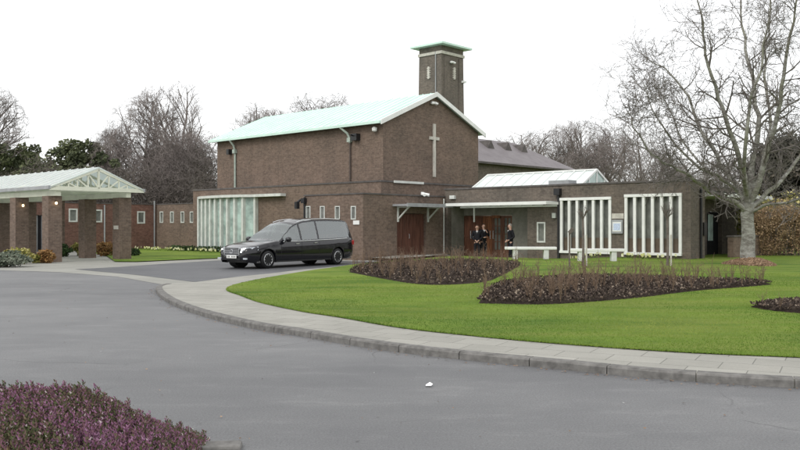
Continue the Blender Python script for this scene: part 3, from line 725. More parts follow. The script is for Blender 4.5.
# glazed lantern on the roof
mb = MB(); la0,la1,lb,lh = .25,6.85,9.3,1.5; zb2,zr2 = 3.5,4.33
for s_ in (-1,1):
    P=[(la0,lb+s_*lh,zb2),(la1,lb+s_*lh,zb2),(la1,lb,zr2),(la0,lb,zr2)]
    if s_>0: P=P[::-1]
    mb.quad(*P)
ln = S.part(mb,'roof_lantern',M['glassroof'])
mb = MB(); k = la0
while k <= la1+.01:
    for s_ in (-1,1): mb.bar((k,lb+s_*lh,zb2+.02),(k,lb,zr2+.03),.05,.06)
    k += .6
mb.bar((la0,lb,zr2+.04),(la1,lb,zr2+.04),.1,.08)
for x in (la0,la1):
    mb.bar((x,lb-lh,zb2+.04),(x,lb,zr2+.03),.08,.09); mb.bar((x,lb+lh,zb2+.04),(x,lb,zr2+.03),.08,.09); mb.bar((x,lb-lh,zb2+.04),(x,lb+lh,zb2+.04),.06)
    for t in (-.5,0,.5): mb.bar((x,lb+t*lh,zb2),(x,lb+t*lh,zr2-abs(t)*(zr2-zb2)),.05)
S.part(mb,'lantern_frame',M['white'],ln)
mb = MB(); mb.quad((la1-.02,lb-lh,zb2),(la1-.02,lb+lh,zb2),(la1-.02,lb,zr2)); S.part(mb,'lantern_end_pane',M['glassgreen'],ln); mb=MB(); mb.quad((la0+.02,lb+lh,zb2),(la0+.02,lb-lh,zb2),(la0+.02,lb,zr2)); S.part(mb,'lantern_end_pane',M['glassgreen'],ln)
# side porch at the right end
mb = MB(); mb.box(aE-1.59,aE+.35,b0+1.402,b0+8.5,2.86,3.02); S.part(mb,'side_porch_roof',M['offwhite'])
mb = MB(); mb.box(aE-1.86,aE-1.78,pb0+.03,pb1-.03,.12,2.28); dr=S.part(mb,'door',M['dark']); dr['label']='dark glazed side door'
mb = MB(); mb.box(aE-1.775,aE-1.76,pb0+(pb1-pb0)*.3,pb0+(pb1-pb0)*.62,.9,2.15); S.part(mb,'pane',M['glassgreen'],dr)
mb = MB(); mb.box(aE-.02,aE+.06,b0+1.2,b0+1.5,1.2,1.75); S.part(mb,'bin_box',M['blackpipe'])
mb = MB(); mb.tube([(aE+.06,b0+.9,3.2),(aE+.06,b0+.9,.1)],.05,8); S.part(mb,'downpipe',M['blackpipe'])
S2 = Site('garden_wall', aE+1.0, b0+4.5, 'low brown brick garden wall beside the dark side porch', 'wall')
mb = MB(); mb.box(aE+.3,aE+.55,b0+3.1,b0+6.6,ZB,1.12); S2.part(mb,'wall',M['brick'])
mb = MB(); mb.box(aE+.26,aE+.59,b0+3.06,b0+6.64,1.122,1.19); S2.part(mb,'coping',M['coping'])

# ---- link wing and red side wing on the left
S = Site('link_wing', -21.9, 4.2, 'low brick link with four small white framed windows left of the bowed window')
b0=4.2; ops=[]
for xc in (161.5,172,182.5,191.8):
    a=U(xc,b0); ops.append((a-.22,a+.22,ZY(222.8,a,b0),ZY(211.5,a,b0)))
ops[-1]=(ops[-1][0],min(ops[-1][1],-19.1),ops[-1][2],ops[-1][3])
mb=MB(); wallA(mb,b0,-24.8,-19.003,ZB,3.08,.28,ops); S.part(mb,'wall',M['brick'])
mb=MB(); mb.quad((-24.8,b0+.28,2.9),(-19,b0+.28,2.9),(-19,12,2.9),(-24.8,12,2.9)); S.part(mb,'roof',M['roofing'])
mb=MB(); mb.box(-24.7,-19.05,b0-.03,b0+.3,3.082,3.14); S.part(mb,'coping',M['coping'])
for o in ops: slim_window(S,'A',*o,b0,.06)
S = Site('red_brick_wing', -24.8, -2, 'low red brick wing behind the portico with white framed windows and grey downpipes')
a0=-24.8; ops=[]
for xc,yt,yb in ((141,211.3,223.6),(97.8,209.5,222.3),(73,208.5,222),(56,208,222)):
    q=V(xc,a0); ops.append((q-.3,q+.3,ZY(yb,a0,q),ZY(yt,a0,q)))
q0,q1=V(28,a0),V(43,a0); ops.append((q0,q1,ZB+.01,2.3))
mb=MB(); wallB(mb,a0,-12,4.199,ZB,3.08,.28,ops); S.part(mb,'wall',M['brickred'])
mb=MB(); mb.box(a0-.31,a0+.03,-12,4.15,3.082,3.14); S.part(mb,'coping',M['coping'])
mb=MB(); mb.quad((a0-6,-12,2.9),(a0-.28,-12,2.9),(a0-.28,6,2.9),(a0-6,6,2.9)); S.part(mb,'roof',M['roofing'])
for o in ops[:4]: slim_window(S,'B',*o,a0,.09)
mb=MB(); mb.box(a0-.2,a0-.14,q0+.03,q1-.03,.02,2.26); d_=S.part(mb,'door',M['dark']); 
mb=MB()
for t in (0,.33,.66,1): y=q0+.04+(q1-q0-.08)*t; mb.box(a0-.139,a0-.10,y-.025,y+.025,.02,2.26)
S.part(mb,'door_frame',M['greypipe'],d_)
for xc in (104,154.5):
    q=V(xc,a0)-(0.05 if xc>150 else 0); mb=MB(); mb.tube([(a0+.07,q,3.35 if xc>150 else 3.0),(a0+.07,q,.02)],.05,8); S.part(mb,'downpipe',M['greypipe'])

# ---- slate roofed hall behind
S = Site('slate_roofed_hall', -10.6, 22, 'brick hall with purple slate hipped roof and three small gablets behind the chapel gable')
mb=MB(); mb.box(-14.4,-6.9,14.42,29.6,ZB,5.95); S.part(mb,'wall',M['bricktower'])
e0,e1,r0 = -6.5,-14.8,-10.65; bs,be=14.42,30.1; rz=8.15; ez=5.9; rb=27.4
mb=MB()
mb.quad((e0,bs,ez),(e0,be,ez),(r0,rb,rz),(r0,bs,rz)); mb.quad((e1,be,ez),(e1,bs,ez),(r0,bs,rz),(r0,rb,rz)); mb.quad((e0,be,ez),(e1,be,ez),(r0,rb,rz)); mb.quad((e1,bs,ez),(e0,bs,ez),(r0,bs,rz))
mb.quad((e0,bs,ez),(e1,bs,ez),(e1,be,ez),(e0,be,ez))
rf=S.part(mb,'roof',M['slate'])
for b_ in (22.1,24.3,26.4):
    mb=MB(); za=7.25; ax=-9.0; w_=.42; hh=.62
    t=(ax-e0)/(r0-e0); zs=ez+(rz-ez)*t
    mb.quad((ax,b_-w_,zs),(ax,b_+w_,zs),(ax,b_,zs+hh)); 
    back=ax-hh/((rz-ez)/(e0-r0))
    mb.quad((ax,b_+w_,zs),(back,b_,zs+hh),(ax,b_,zs+hh)); mb.quad((ax,b_-w_,zs),(ax,b_,zs+hh),(back,b_,zs+hh))
    S.part(mb,'gablet',M['coping'],rf)
mb=MB(); mb.box(e0,e0+.12,bs,be,ez-.1,ez+.04); S.part(mb,'gutter',M['coping'])

# ---- tower
TYc = 60.0; tc_ = Vector(((441.5-400)/F*TYc, TYc)); d_=tc_-Vector((CX,CY)); ta, tb = d_.dot(A_), d_.dot(B_)
S = Site('brick_chimney_tower', ta-1.05, tb+1.2, 'square grey brown brick tower with flat green copper cap rising behind the chapel', 'tower')
wA, wB = 2.12, 2.5; tz = 1.6+(HZ-44.8)*TYc/F; zband=1.6+(HZ-53.2)*TYc/F
mb=MB(); fl=.3
bot=[(ta-wA-fl,tb-fl*0,ZB),(ta+fl*.0,tb-fl*0,ZB),(ta+0,tb+wB+fl,ZB),(ta-wA-fl,tb+wB+fl,ZB)]
top=[(ta-wA,tb,tz),(ta,tb,tz),(ta,tb+wB,tz),(ta-wA,tb+wB,tz)]
for i in range(4): j=(i+1)%4; mb.quad(bot[i],bot[j],top[j],top[i])
mb.quad(*top)
S.part(mb,'wall',M['bricktower'])
for k,(x0,x1) in enumerate(((.12,.34),(.78,.96))):
    mb=MB(); mb.box(ta+.003,ta+.07,tb+wB*x0,tb+wB*x1,6,zband-.1); S.part(mb,'pilaster',M['bricktower'])
mb=MB(); mb.box(ta-wA-.08,ta+.08,tb-.08,tb+wB+.08,zband,zband+.2); S.part(mb,'band',M['stone'])
mb=MB(); mb.box(ta-wA-.48,ta+.48,tb-.48,tb+wB+.48,tz+.01,tz+.14)
ca,cb=ta-wA/2,tb+wB/2; zz=tz+.161
zz=tz+.141; P=[(ta-wA-.48,tb-.48,zz),(ta+.48,tb-.48,zz),(ta+.48,tb+wB+.48,zz),(ta-wA-.48,tb+wB+.48,zz)]
Q=[(ca-.7,cb-.7,zz+.30),(ca+.7,cb-.7,zz+.30),(ca+.7,cb+.7,zz+.30),(ca-.7,cb+.7,zz+.30)]
for i in range(4): j=(i+1)%4; mb.quad(P[i],P[j],Q[j],Q[i])
mb.quad(*Q)
S.part(mb,'cap',M['copper'])
for face in (0,1):
    mb=MB(); z0_,z1_=1.6+(HZ-77)*TYc/F,1.6+(HZ-64.5)*TYc/F
    def bx(c0,c1,zz0,zz1,pr):
        if face==0: mb.box(ta-wA*.55+c0,ta-wA*.55+c1,tb-pr,tb-.002,zz0,zz1)
        else: mb.box(ta+.002,ta+pr,tb+wB*.56+c0,tb+wB*.56+c1,zz0,zz1)
    bx(-.07,.07,z0_,z1_,.1)
    for k in range(5): zz0=z0_+.08+(z1_-z0_-.25)*k/4; bx(-.15,-.072,zz0,zz0+.09,.08); bx(.072,.15,zz0,zz0+.09,.08)
    S.part(mb,'stone_slot',M['stone'])
camlight(S,ta,tb+wB*.42,1.6+(HZ-61)*TYc/F,'floodlight')
mb=MB(); mb.box(ta+.003,ta+.3,tb+wB-.3,tb+wB,1.6+(HZ-79)*TYc/F,1.6+(HZ-77)*TYc/F); S.part(mb,'security_camera',M['white'])
mb=MB(); mb.tube([(ta-.5,tb-.06,tz-.4),(ta-.5,tb-.06,7)],.04,6); S.part(mb,'cable_duct',M['greypipe'])

# ---- portico
pA=Vector((-15.45,37.2)); d_=pA-Vector((CX,CY)); oa,ob=d_.dot(A_),d_.dot(B_)
S = Site('portico', oa-6, ob+1.7, 'open gabled portico with white roof and white trusses on brick piers at left', 'portico')
sp=3.4; fr=3.37; hw=.31
for i in range(5):
    for j in range(2):
        if j==0 and i>3: continue
        a=oa-sp*i; b_=ob+fr*j; mb=MB(); mb.box(a-hw,a+hw,b_-hw,b_+hw,-.03,2.93); S.part(mb,'pier',M['brick'])
eL,eR,zE,zA=ob-.2-.25,ob+4.1,3.20,4.28; bmid=(eL+eR)/2; ra0,ra1=oa-17,oa+.75
rp=roofprism(ra0,ra1,eL+.35,eR-.35,zE+.2,zA-.06,bmid,.06,.35); rf=S.part(rp,'roof',M['canopysheet'])
mb=MB(); k=ra0; sl2=(zA-.06-zE-.2)/(bmid-eL-.35)
while k<ra1:
    mb.bar((k,eL+.02,zE+.2-.33*sl2+.08),(k,bmid,zA+.02),.04,.04); k+=.75
S.part(mb,'roof_seams',M['white'],rf)
# truss frames
k=ra1-.05; first=True
while k>ra0:
    mb=MB(); t=.09
    mb.bar((k,eL,zE+.06),(k,eR,zE+.06),t,.18); mb.bar((k,eL,zE+.06),(k,bmid,zA-.12),t,.12); mb.bar((k,eR,zE+.06),(k,bmid,zA-.12),t,.12)
    mb.bar((k,bmid,zE+.1),(k,bmid,zA-.12),t,.09)
    for s_ in (-1,1):
        half=(eR-eL)/2
        for u0,u1 in ((.0,.22),(.22,.22),(.22,.44),(.44,.44),(.44,.62),(.62,.62),(.62,.8)):
            if u0==u1: mb.bar((k,bmid+s_*half*u0,zE+.1),(k,bmid+s_*half*u0,zE+(zA-zE)*(1-u0)-.12),.05,.06)
            else: mb.bar((k,bmid+s_*half*u0,zE+.12),(k,bmid+s_*half*u1,zE+(zA-zE)*(1-u1)-.1),.05,.06)
    S.part(mb,'truss',M['cream']); k-=1.7
mb=MB(); mb.box(ra0,ra1-.15,ob-.12,ob+.12,2.932,3.16); mb.box(ra0,ra1-.15,ob+fr-.12,ob+fr+.12,2.932,3.16); S.part(mb,'beam',M['cream'])
mb=MB(); mb.box(ra0,ra1,eL-.06,eL+.04,zE+.01,zE+.16); mb.box(ra0,ra1,eR-.04,eR+.06,zE+.01,zE+.16); S.part(mb,'gutter',M['greypipe'])
mb=MB(); a=oa; b_=ob+fr; mb.box(a+hw*.1-.2,a+hw*.1+.2,b_-hw-.03,b_-hw-.002,1.45,1.62)
S.part(mb,'name_plate',M['stone'])
for a,b_,z in ((oa-sp+hw+.1,ob-.0,2.6),(oa+hw+.1,ob,2.65),(oa-sp*2.2,ob+fr-.4,2.3)):
    mb=MB(); mb.lathe((a,b_,z-.1),[(.02,0),(.05,.03),(.05,.09),(.02,.12)],10); 
    l_=S.part(mb,'lamp',M['glow']); mb=MB(); mb.bar((a-.12,b_,z),(a,b_,z+.09),.03); S.part(mb,'lamp_bracket',M['blackpipe'],l_)

# ------------------------------------------------------------------ foliage helpers
def leafcloud(mb, tint, c, rad, n, size, rr, shape=None, tshift=0.0):
    for _ in range(n):
        while True:
            p = Vector((rr.uniform(-1,1), rr.uniform(-1,1), rr.uniform(-1,1)))
            if p.length <= 1: break
        p = p.normalized() * (p.length ** 0.45)
        q = Vector((c[0]+p.x*rad[0], c[1]+p.y*rad[1], c[2]+p.z*rad[2]))
        a = Vector((rr.gauss(0,1), rr.gauss(0,1), rr.gauss(0,1))).normalized(); b_ = a.orthogonal().normalized()
        s_ = size * rr.uniform(.6,1.4); b_ = b_*s_*.5; a = a*s_
        mb.quad(q-b_, q+b_, q+b_*.6+a, q-b_*.6+a*.8)
        tint.append(max(0,min(1, rr.random()*.8+tshift+.1)))
def twigcloud(mb, tint, c, rad, n, L, w, rr, tshift=0.0):
    for _ in range(n):
        while True:
            p = Vector((rr.uniform(-1,1), rr.uniform(-1,1), rr.uniform(-1,1)))
            if p.length <= 1: break
        q = Vector((c[0]+p.x*rad[0], c[1]+p.y*rad[1], c[2]+p.z*rad[2]))
        d = Vector((rr.gauss(0,.6), rr.gauss(0,.6), rr.uniform(-.2,1))).normalized()*L*rr.uniform(.5,1.3); s_ = d.orthogonal().normalized(); s_.rotate(Matrix.Rotation(rr.uniform(0,6.28),3,d.normalized())); s_ *= w
        mb.quad(q-s_, q+s_, q+d); tint.append(max(0,min(1, rr.random()*.8+tshift+.1)))
def blobs(mb, tint, c, rad, nb, npb, size, rr, br=0.35, tvar=.25):
    for _ in range(nb):
        while True:
            p = Vector((rr.uniform(-1,1), rr.uniform(-1,1), rr.uniform(-1,1)))
            if p.length <= 1: break
        q = (c[0]+p.x*rad[0]*.8, c[1]+p.y*rad[1]*.8, c[2]+p.z*rad[2]*.8); k = rr.uniform(.6,1.2)*br
        leafcloud(mb, tint, q, (rad[0]*k, rad[1]*k, rad[2]*k*.8), npb, size, rr, None, rr.uniform(-tvar,tvar))

# ------------------------------------------------------------------ bare trees
def grow(mb, p, d, r, L, lvl, rr, P):
    n = 4 if lvl <= 1 else 3
    pts=[Vector(p)]; rad=[r]; d=Vector(d).normalized()
    for i in range(n):
        d = (d + Vector((rr.gauss(0,1),rr.gauss(0,1),rr.gauss(0,1)))*P['wob'] + Vector((0,0,1))*P['up']*(1 if lvl<P['lv']-1 else P.get('tipup',1))).normalized()
        pts.append(pts[-1]+d*L/n); rad.append(max(P['rmin'], r*(1-.55*(i+1)/n)))
    mb.tube(pts, rad, 6 if r>.06 else (4 if r>.02 else 3), cap=False)
    if lvl >= P['lv']: return
    nc = P['nc'][lvl]
    for k in range(nc):
        t = (k+rr.random())/nc*(1-P['t0'])+P['t0'] if lvl else (k+rr.random())/nc*(1-P['t00'])+P['t00']
        x=t*n; i=min(n-1,int(x)); q=pts[i].lerp(pts[i+1],x-i); dd=(pts[i+1]-pts[i]).normalized()
        a=rr.uniform(0,math.tau); o=dd.orthogonal().normalized(); o.rotate(Matrix.Rotation(a,3,dd)); sp_=R(rr.uniform(*P['sp']))
        nd=dd*math.cos(sp_)+o*math.sin(sp_)
        grow(mb, q, nd, max(P['rmin'], rad[i]*rr.uniform(.45,.65)), L*rr.uniform(*P['lr']), lvl+1, rr, P)
def bare_tree(name, h, seed, P=None, mat=None, dense=None, ivy=0):
    rr=random.Random(seed)
    Q=dict(wob=.14,up=.08,rmin=.012,lv=4,nc=[9,6,5,5],t0=.25,t00=.22,sp=(25,60),lr=(.42,.62)); Q.update(P or {})
    root=empty(name,(0,0,0))
    tr=MB(); r0=h*.018
    pts=[Vector((0,0,-.1))]; rad=[r0*1.25]
    d=Vector((0,0,1))
    for i in range(7):
        d=(d+Vector((rr.gauss(0,.07),rr.gauss(0,.07),0))).normalized(); pts.append(pts[-1]+d*h*.085); rad.append(r0*(1-.08*i))
    tr.tube(pts[:6],rad[:6],8); tr.build('trunk',mat or M['barkhaze'],root,uv=False,smooth=True)
    cr=MB()
    cr.tube(pts[3:],rad[3:],6,cap=False)
    for k in range(Q.get('limbs',9)):
        i=3+int(k*4/Q.get('limbs',9)); q=pts[i].lerp(pts[i+1],rr.random()); a=rr.uniform(0,math.tau)+k*2.4; s_=R(rr.uniform(18,62))
        nd=Vector((math.cos(a)*math.sin(s_),math.sin(a)*math.sin(s_),math.cos(s_)))
        grow(cr,q,nd,rad[i]*.5,h*rr.uniform(.32,.52),1,rr,Q)
    grow(cr,pts[-1],(0,0,1),rad[-1]*.8,h*.42,1,rr,Q)
    C0=Vector((0,0,h*.55)); RR=Vector((h*Q.get('rx',.36),h*Q.get('rx',.36),h*.50)); W_=[]
    for v in cr.v:
        d=Vector(v)-C0; e=Vector((d.x/RR.x,d.y/RR.y,d.z/RR.z)).length
        if e>.5: k=(.5+.5*math.tanh((e-.5)/.5))/e; d*=k
        W_.append(tuple(C0+d))
    # keep the crown's own trunk joined to the lower trunk
    cr.v=W_
    cr.build('crown',mat or M['barkhaze'],root,uv=False)
    if ivy:
        mb=MB(); t=[]
        blobs(mb,t,(0,0,h*.42),(h*.10,h*.10,h*.34),ivy,130,.32,rr,.45)
        mb.build('ivy',M['greenbush'],root,uv=False,tint=t)
    return root
far_protos=[bare_tree('bare_tree',14,11,ivy=0),bare_tree('bare_tree',14,23,dict(limbs=13,sp=(20,45),up=.05,wob=.10)),bare_tree('bare_tree',14,37,dict(limbs=12,nc=[9,7,6,5],wob=.2,sp=(30,70)))]
dense_proto=bare_tree('bare_tree',14,51,dict(limbs=16,nc=[9,7,6,5],wob=.22,rmin=.017,sp=(30,75)))
used=set()
def place(proto,name,x,ytop,Y,h0,label,group=None,cat='tree',rz=0,wide=1.0,z=0):
    top=1.6+(HZ-ytop)*Y/F; h0=max(v.co.z for c in proto.children for v in c.data.vertices); s_=(top-z)/h0*1.07
    o = proto if id(proto) not in used else copy_tree(proto)
    used.add(id(proto)); o.location=((x-400)/F*Y,Y,z); o.scale=(s_*wide,s_*wide,s_); o.rotation_euler=(0,0,rz)
    tag(o,label,cat,group); return o
G='bare winter trees behind the buildings'
LFT=[(172,90,82,1,'tall bare tree with a fan shaped crown above the brown wood at left'),(150,103,84,0,'bare tree just left of the tallest one above the brown wood'),
 (128,128,78,3,'dense brown bare tree at the left side of the brown wood'),(203,137,80,3,'dense brown bare tree next to the left end of the chapel hall'),
 (180,133,74,3,'dense brown bare tree in the middle of the brown wood behind the link wing'),(155,140,70,3,'low dense bare tree behind the apex of the portico'),
 (112,135,88,0,'pale thin bare tree between the green pine and the brown wood'),(-26,86,80,1,'tall bare tree cut by the left edge of the picture')]
RGT=[(524,136,92,0,'pale bare tree just right of the slate roof ridge'),(548,130,88,2,'bare tree above the end of the slate roof'),(572,124,86,1,'bare tree above the glazed lantern'),
 (596,122,90,2,'tallest bare tree behind the lantern gable'),(614,140,80,3,'dense dark bare tree right of the lantern gable'),(640,135,92,0,'pale bare tree behind the left twigs of the garden tree'),
 (655,150,86,3,'low dense bare tree behind the finned windows'),(505,142,98,0,'small faint bare tree behind the slate roof gablets'),(585,150,78,3,'low dense bare tree directly behind the lantern ridge')]
MID=[(318,98,105,2,'round bare treetop showing above the green roof'),(340,101,108,2,'bare treetop right of the round one above the green roof'),(258,110,104,0,'small bare treetop above the green roof near its left end'),(266,114,106,1,'thin bare twigs next to the small treetop above the green roof')]
BK=[(690,165,80,3,'dense bare tree behind the right end of the entrance wing'),(725,160,86,3,'dense bare tree behind the side porch'),(770,150,92,2,'bare tree behind the trunk of the garden tree'),(815,140,85,3,'dense bare tree at the right edge of the picture')]
protos=far_protos+[dense_proto]
for i,(x,yt,Y,k,lab) in enumerate(LFT+RGT+MID+BK):
    place(protos[k],'bare_tree',x,yt,Y,[13.2,13.4,12.8,12.6][k],lab,G,rz=i*1.3,wide=1.0 if k<3 else .95)

# evergreens
def evergreen(x, yt, Y, w, label, mat, trunk_h=.45, seed=1, nb=26, npb=190, hscale=1):
    rr=random.Random(seed); top=1.6+(HZ-yt)*Y/F; root=empty('pine_tree' if mat!='yew' else 'yew_tree',((x-400)/F*Y,Y,0),0,label,'tree')
    mb=MB(); mb.tube([(0,0,-.1),(.1,0,top*.4),(-.1,.1,top*.85)],[.3,.22,.08],8); 
    for k in range(7):
        a=rr.uniform(0,6.28); z=top*rr.uniform(.35,.8); mb.tube([(0,0,z),(math.cos(a)*w*.5,math.sin(a)*w*.5,z+top*.1)],[.1,.04],5)
    mb.build('trunk',M['bark'],root,uv=False)
    mb=MB(); t=[]; zc=top*(trunk_h+1)/2; rz_=top*(1-trunk_h)/2
    blobs(mb,t,(0,0,zc),(w*1.1,w*1.1,rz_*1.08),nb*3,int(npb*.55),.21,rr,.21,.35)
    mb.build('crown',M[mat],root,uv=False,tint=t); return root
evergreen(78,136,80,2.9,'green pine with a rounded top rising behind the portico','evergreen',.45,3,24)
evergreen(14,133,82,3.2,'dark pine at far left behind the portico roof','evergreen',.35,4,26)
evergreen(38,158,76,2.7,'low dark green evergreen between the two pines','evergreen',.2,5,26)
evergreen(102,152,74,2.5,'low evergreen just right of the rounded pine','evergreen',.2,6,20)
evergreen(163,140,76,2.2,'dark twiggy evergreen in the brown wood left of the tall fan shaped tree','yew',.25,31,22)
evergreen(192,146,78,2.4,'dark twiggy evergreen in the brown wood next to the chapel hall','yew',.2,32,22)
evergreen(60,160,70,2.6,'low dark evergreen directly behind the portico ridge','evergreen',.1,12,26)
evergreen(790,130,62,3.6,'dark rounded yew behind the right branches of the garden tree','yew',.1,8,46,230)
evergreen(828,140,60,3.4,'dark yew at the right edge behind the beech hedge','yew',.1,9,40,230)
# distant woodland
mb=MB(); t=[]; rr=random.Random(5)
for k in range(230):
    x=rr.uniform(-110,120); y=rr.uniform(104,128); hh=4.5+3.0*noise.noise(Vector((x*.05,y*.05,1)))+rr.uniform(-1,1.5)
    twigcloud(mb,t,(x,y,hh*.5),(3.6,3,hh*.62),330,1.3,.045,rr,rr.uniform(-.2,.2))
tag(mb.build('distant_woodland',M['woodland'],uv=False,tint=t),'brown grey winter woodland filling the skyline behind all the trees','woodland',kind='stuff')
mb=MB(); t=[]
for k in range(60):
    x=rr.uniform(-31,-14); y=rr.uniform(64,70); hh=5.5+2*noise.noise(Vector((x*.2,y*.2,1)))
    twigcloud(mb,t,(x,y,hh*.5),(2.0,1.6,hh*.62),520,.8,.022,rr,rr.uniform(-.3,.1))
tag(mb.build('undergrowth',M['woodland'],uv=False,tint=t),'tangled brown undergrowth under the bare trees behind the link wing','undergrowth',kind='stuff')

# hedge
root=empty('beech_hedge',(19,38.6,.2),R(-6),'tall copper brown beech hedge right of the pale trunked tree','hedge')
mb=MB(); t=[]; rr=random.Random(9); st=MB()
for k in range(330):
    x=rr.uniform(-2.6,7.5); top=2.35+.35*noise.noise(Vector((x*.7,0,4)))+.15*noise.noise(Vector((x*2.7,0,9)))
    z=rr.uniform(.25,top); twigcloud(mb,t,(x,rr.uniform(-.5,.5),z),(.4,.4,.4),110,.34,.006,rr,rr.uniform(-.2,.3)); leafcloud(mb,t,(x,rr.uniform(-.5,.5),z),(.45,.42,.36),110,.055,rr,None,rr.uniform(-.35,.25)+.1*noise.noise(Vector((x*2,z*2,0))))
    if k%2==0: st.tube([(x,0,-.25),(x+rr.uniform(-.2,.2),rr.uniform(-.5,-.1),1.2),(x+rr.uniform(-.4,.4),rr.uniform(-.6,.6),2.2+rr.uniform(0,.5))],[.025,.015,.006],4)
mb.build('foliage',M['beech'],root,uv=False,tint=t); st.build('stems',M['bark'],root,uv=False)

# shrubs
def shrub(name,x,y,r,h,mat,label,seed,n=26,size=.07,z=0,npb=70):
    rr=random.Random(seed); root=empty(name,(x,y,z),0,label,'shrub'); mb=MB(); t=[]
    blobs(mb,t,(0,0,h*.5),(r,r*.8,h*.55),n,npb,size,rr,.42,.3); mb.build('foliage',M[mat],root,uv=False,tint=t)
    st=MB()
    for k in range(7): a=rr.uniform(0,6.28); st.tube([(0,0,-.1),(math.cos(a)*r*.3,math.sin(a)*r*.3,h*.4),(math.cos(a)*r*.6,math.sin(a)*r*.6,h*.8)],[.02,.014,.006],4)
    st.build('stems',M['stem'],root,uv=False); return root
shrub('rounded_shrub',-15.4,32.6,.95,.62,'greybush','low grey green rounded shrub at the left edge beside the portico',1,34)
shrub('flowering_shrub',-15.9,35.0,.6,.68,'yellowbush','yellow flowering shrub just behind the grey green one',2)
shrub('flowering_shrub',-15.6,36.2,.4,.45,'yellowbush','small yellow flowering shrub against the front portico pier',3)
shrub('rusty_shrub',-15.2,36.0,.35,.55,'rustbush','small rusty shrub between the yellow flowering shrubs',13)
shrub('rounded_shrub',-17.6,43.5,.55,.7,'greenbush','dark green clipped shrub between the portico piers',4)
shrub('yellow_shrub',-17.0,44.8,.6,.7,'yellowbush','yellow brown shrub just left of the middle pier',5)
shrub('rusty_shrub',-15.6,44.5,.75,.75,'rustbush','rusty orange shrub right of the middle pier',6)
shrub('rounded_shrub',-14.3,44.2,.6,.45,'greenbush','low green shrub left of the front right pier',7)
shrub('variegated_shrub',17.0,39.8,1.0,3.0,'yellowbush','tall yellow green shrub behind the pale trunk',8,40,.10,.1)
shrub('yellow_shrub',18.4,41.5,1.6,3.4,'yellowbush','wide yellowish shrub above the beech hedge',21,40,.12,.1)
# plants under the bowed window
root=empty('clipped_box_edging',wl(-15.2,2.2,.04),TH,'low dark clipped edging under the bowed window','hedge')
mb=MB(); t=[]; rr=random.Random(4)
for k in range(46): leafcloud(mb,t,(-4.5+k*.2,rr.uniform(-.1,.1),.16),(.2,.18,.17),60,.06,rr,None,rr.uniform(-.2,.1))
mb.build('foliage',M['greenbush'],root,uv=False,tint=t)
def flower_row(name,pts,label,n,seed,h=.28):
    rr=random.Random(seed); mb=MB(); t=[]
    for _ in range(n):
        i=rr.randrange(len(pts)-1); u=rr.random(); x=pts[i][0]+(pts[i+1][0]-pts[i][0])*u+rr.gauss(0,.25); y=pts[i][1]+(pts[i+1][1]-pts[i][1])*u+rr.gauss(0,.25)
        z=max(0.04, H(x,y) if x>0 else .04); hh=h*rr.uniform(.6,1.2)
        for k in range(3):
            a=rr.uniform(0,6.28); mb.quad((x-.01,y,z),(x+.01,y,z),(x+math.cos(a)*.08,y+math.sin(a)*.08,z+hh)); t.append(.0)
        a=rr.uniform(0,6.28); c=Vector((x,y,z+hh)); u1=Vector((math.cos(a),math.sin(a),.2))*.05; v1=Vector((0,0,1))*.05
        mb.quad(c-u1-v1,c+u1-v1,c+u1+v1,c-u1+v1); t.append(rr.uniform(.5,1))
    tag(mb.build(name,M['flowers'],uv=False,tint=t),label,'flowers',kind='stuff')
flower_row('spring_flowers',[tuple(wl(-23,1.6)[:2]),tuple(wl(-18,1.5)[:2]),tuple(wl(-12,1.6)[:2])],'pale yellow spring flowers in the grass below the bowed window',90,1,.17)
flower_row('bedding_flowers',[tuple(wl(7.6,5.35)[:2]),tuple(wl(10.5,5.4)[:2]),tuple(wl(12.5,5.4)[:2])],'yellow bedding flowers along the foot of the finned windows',45,2,.16)

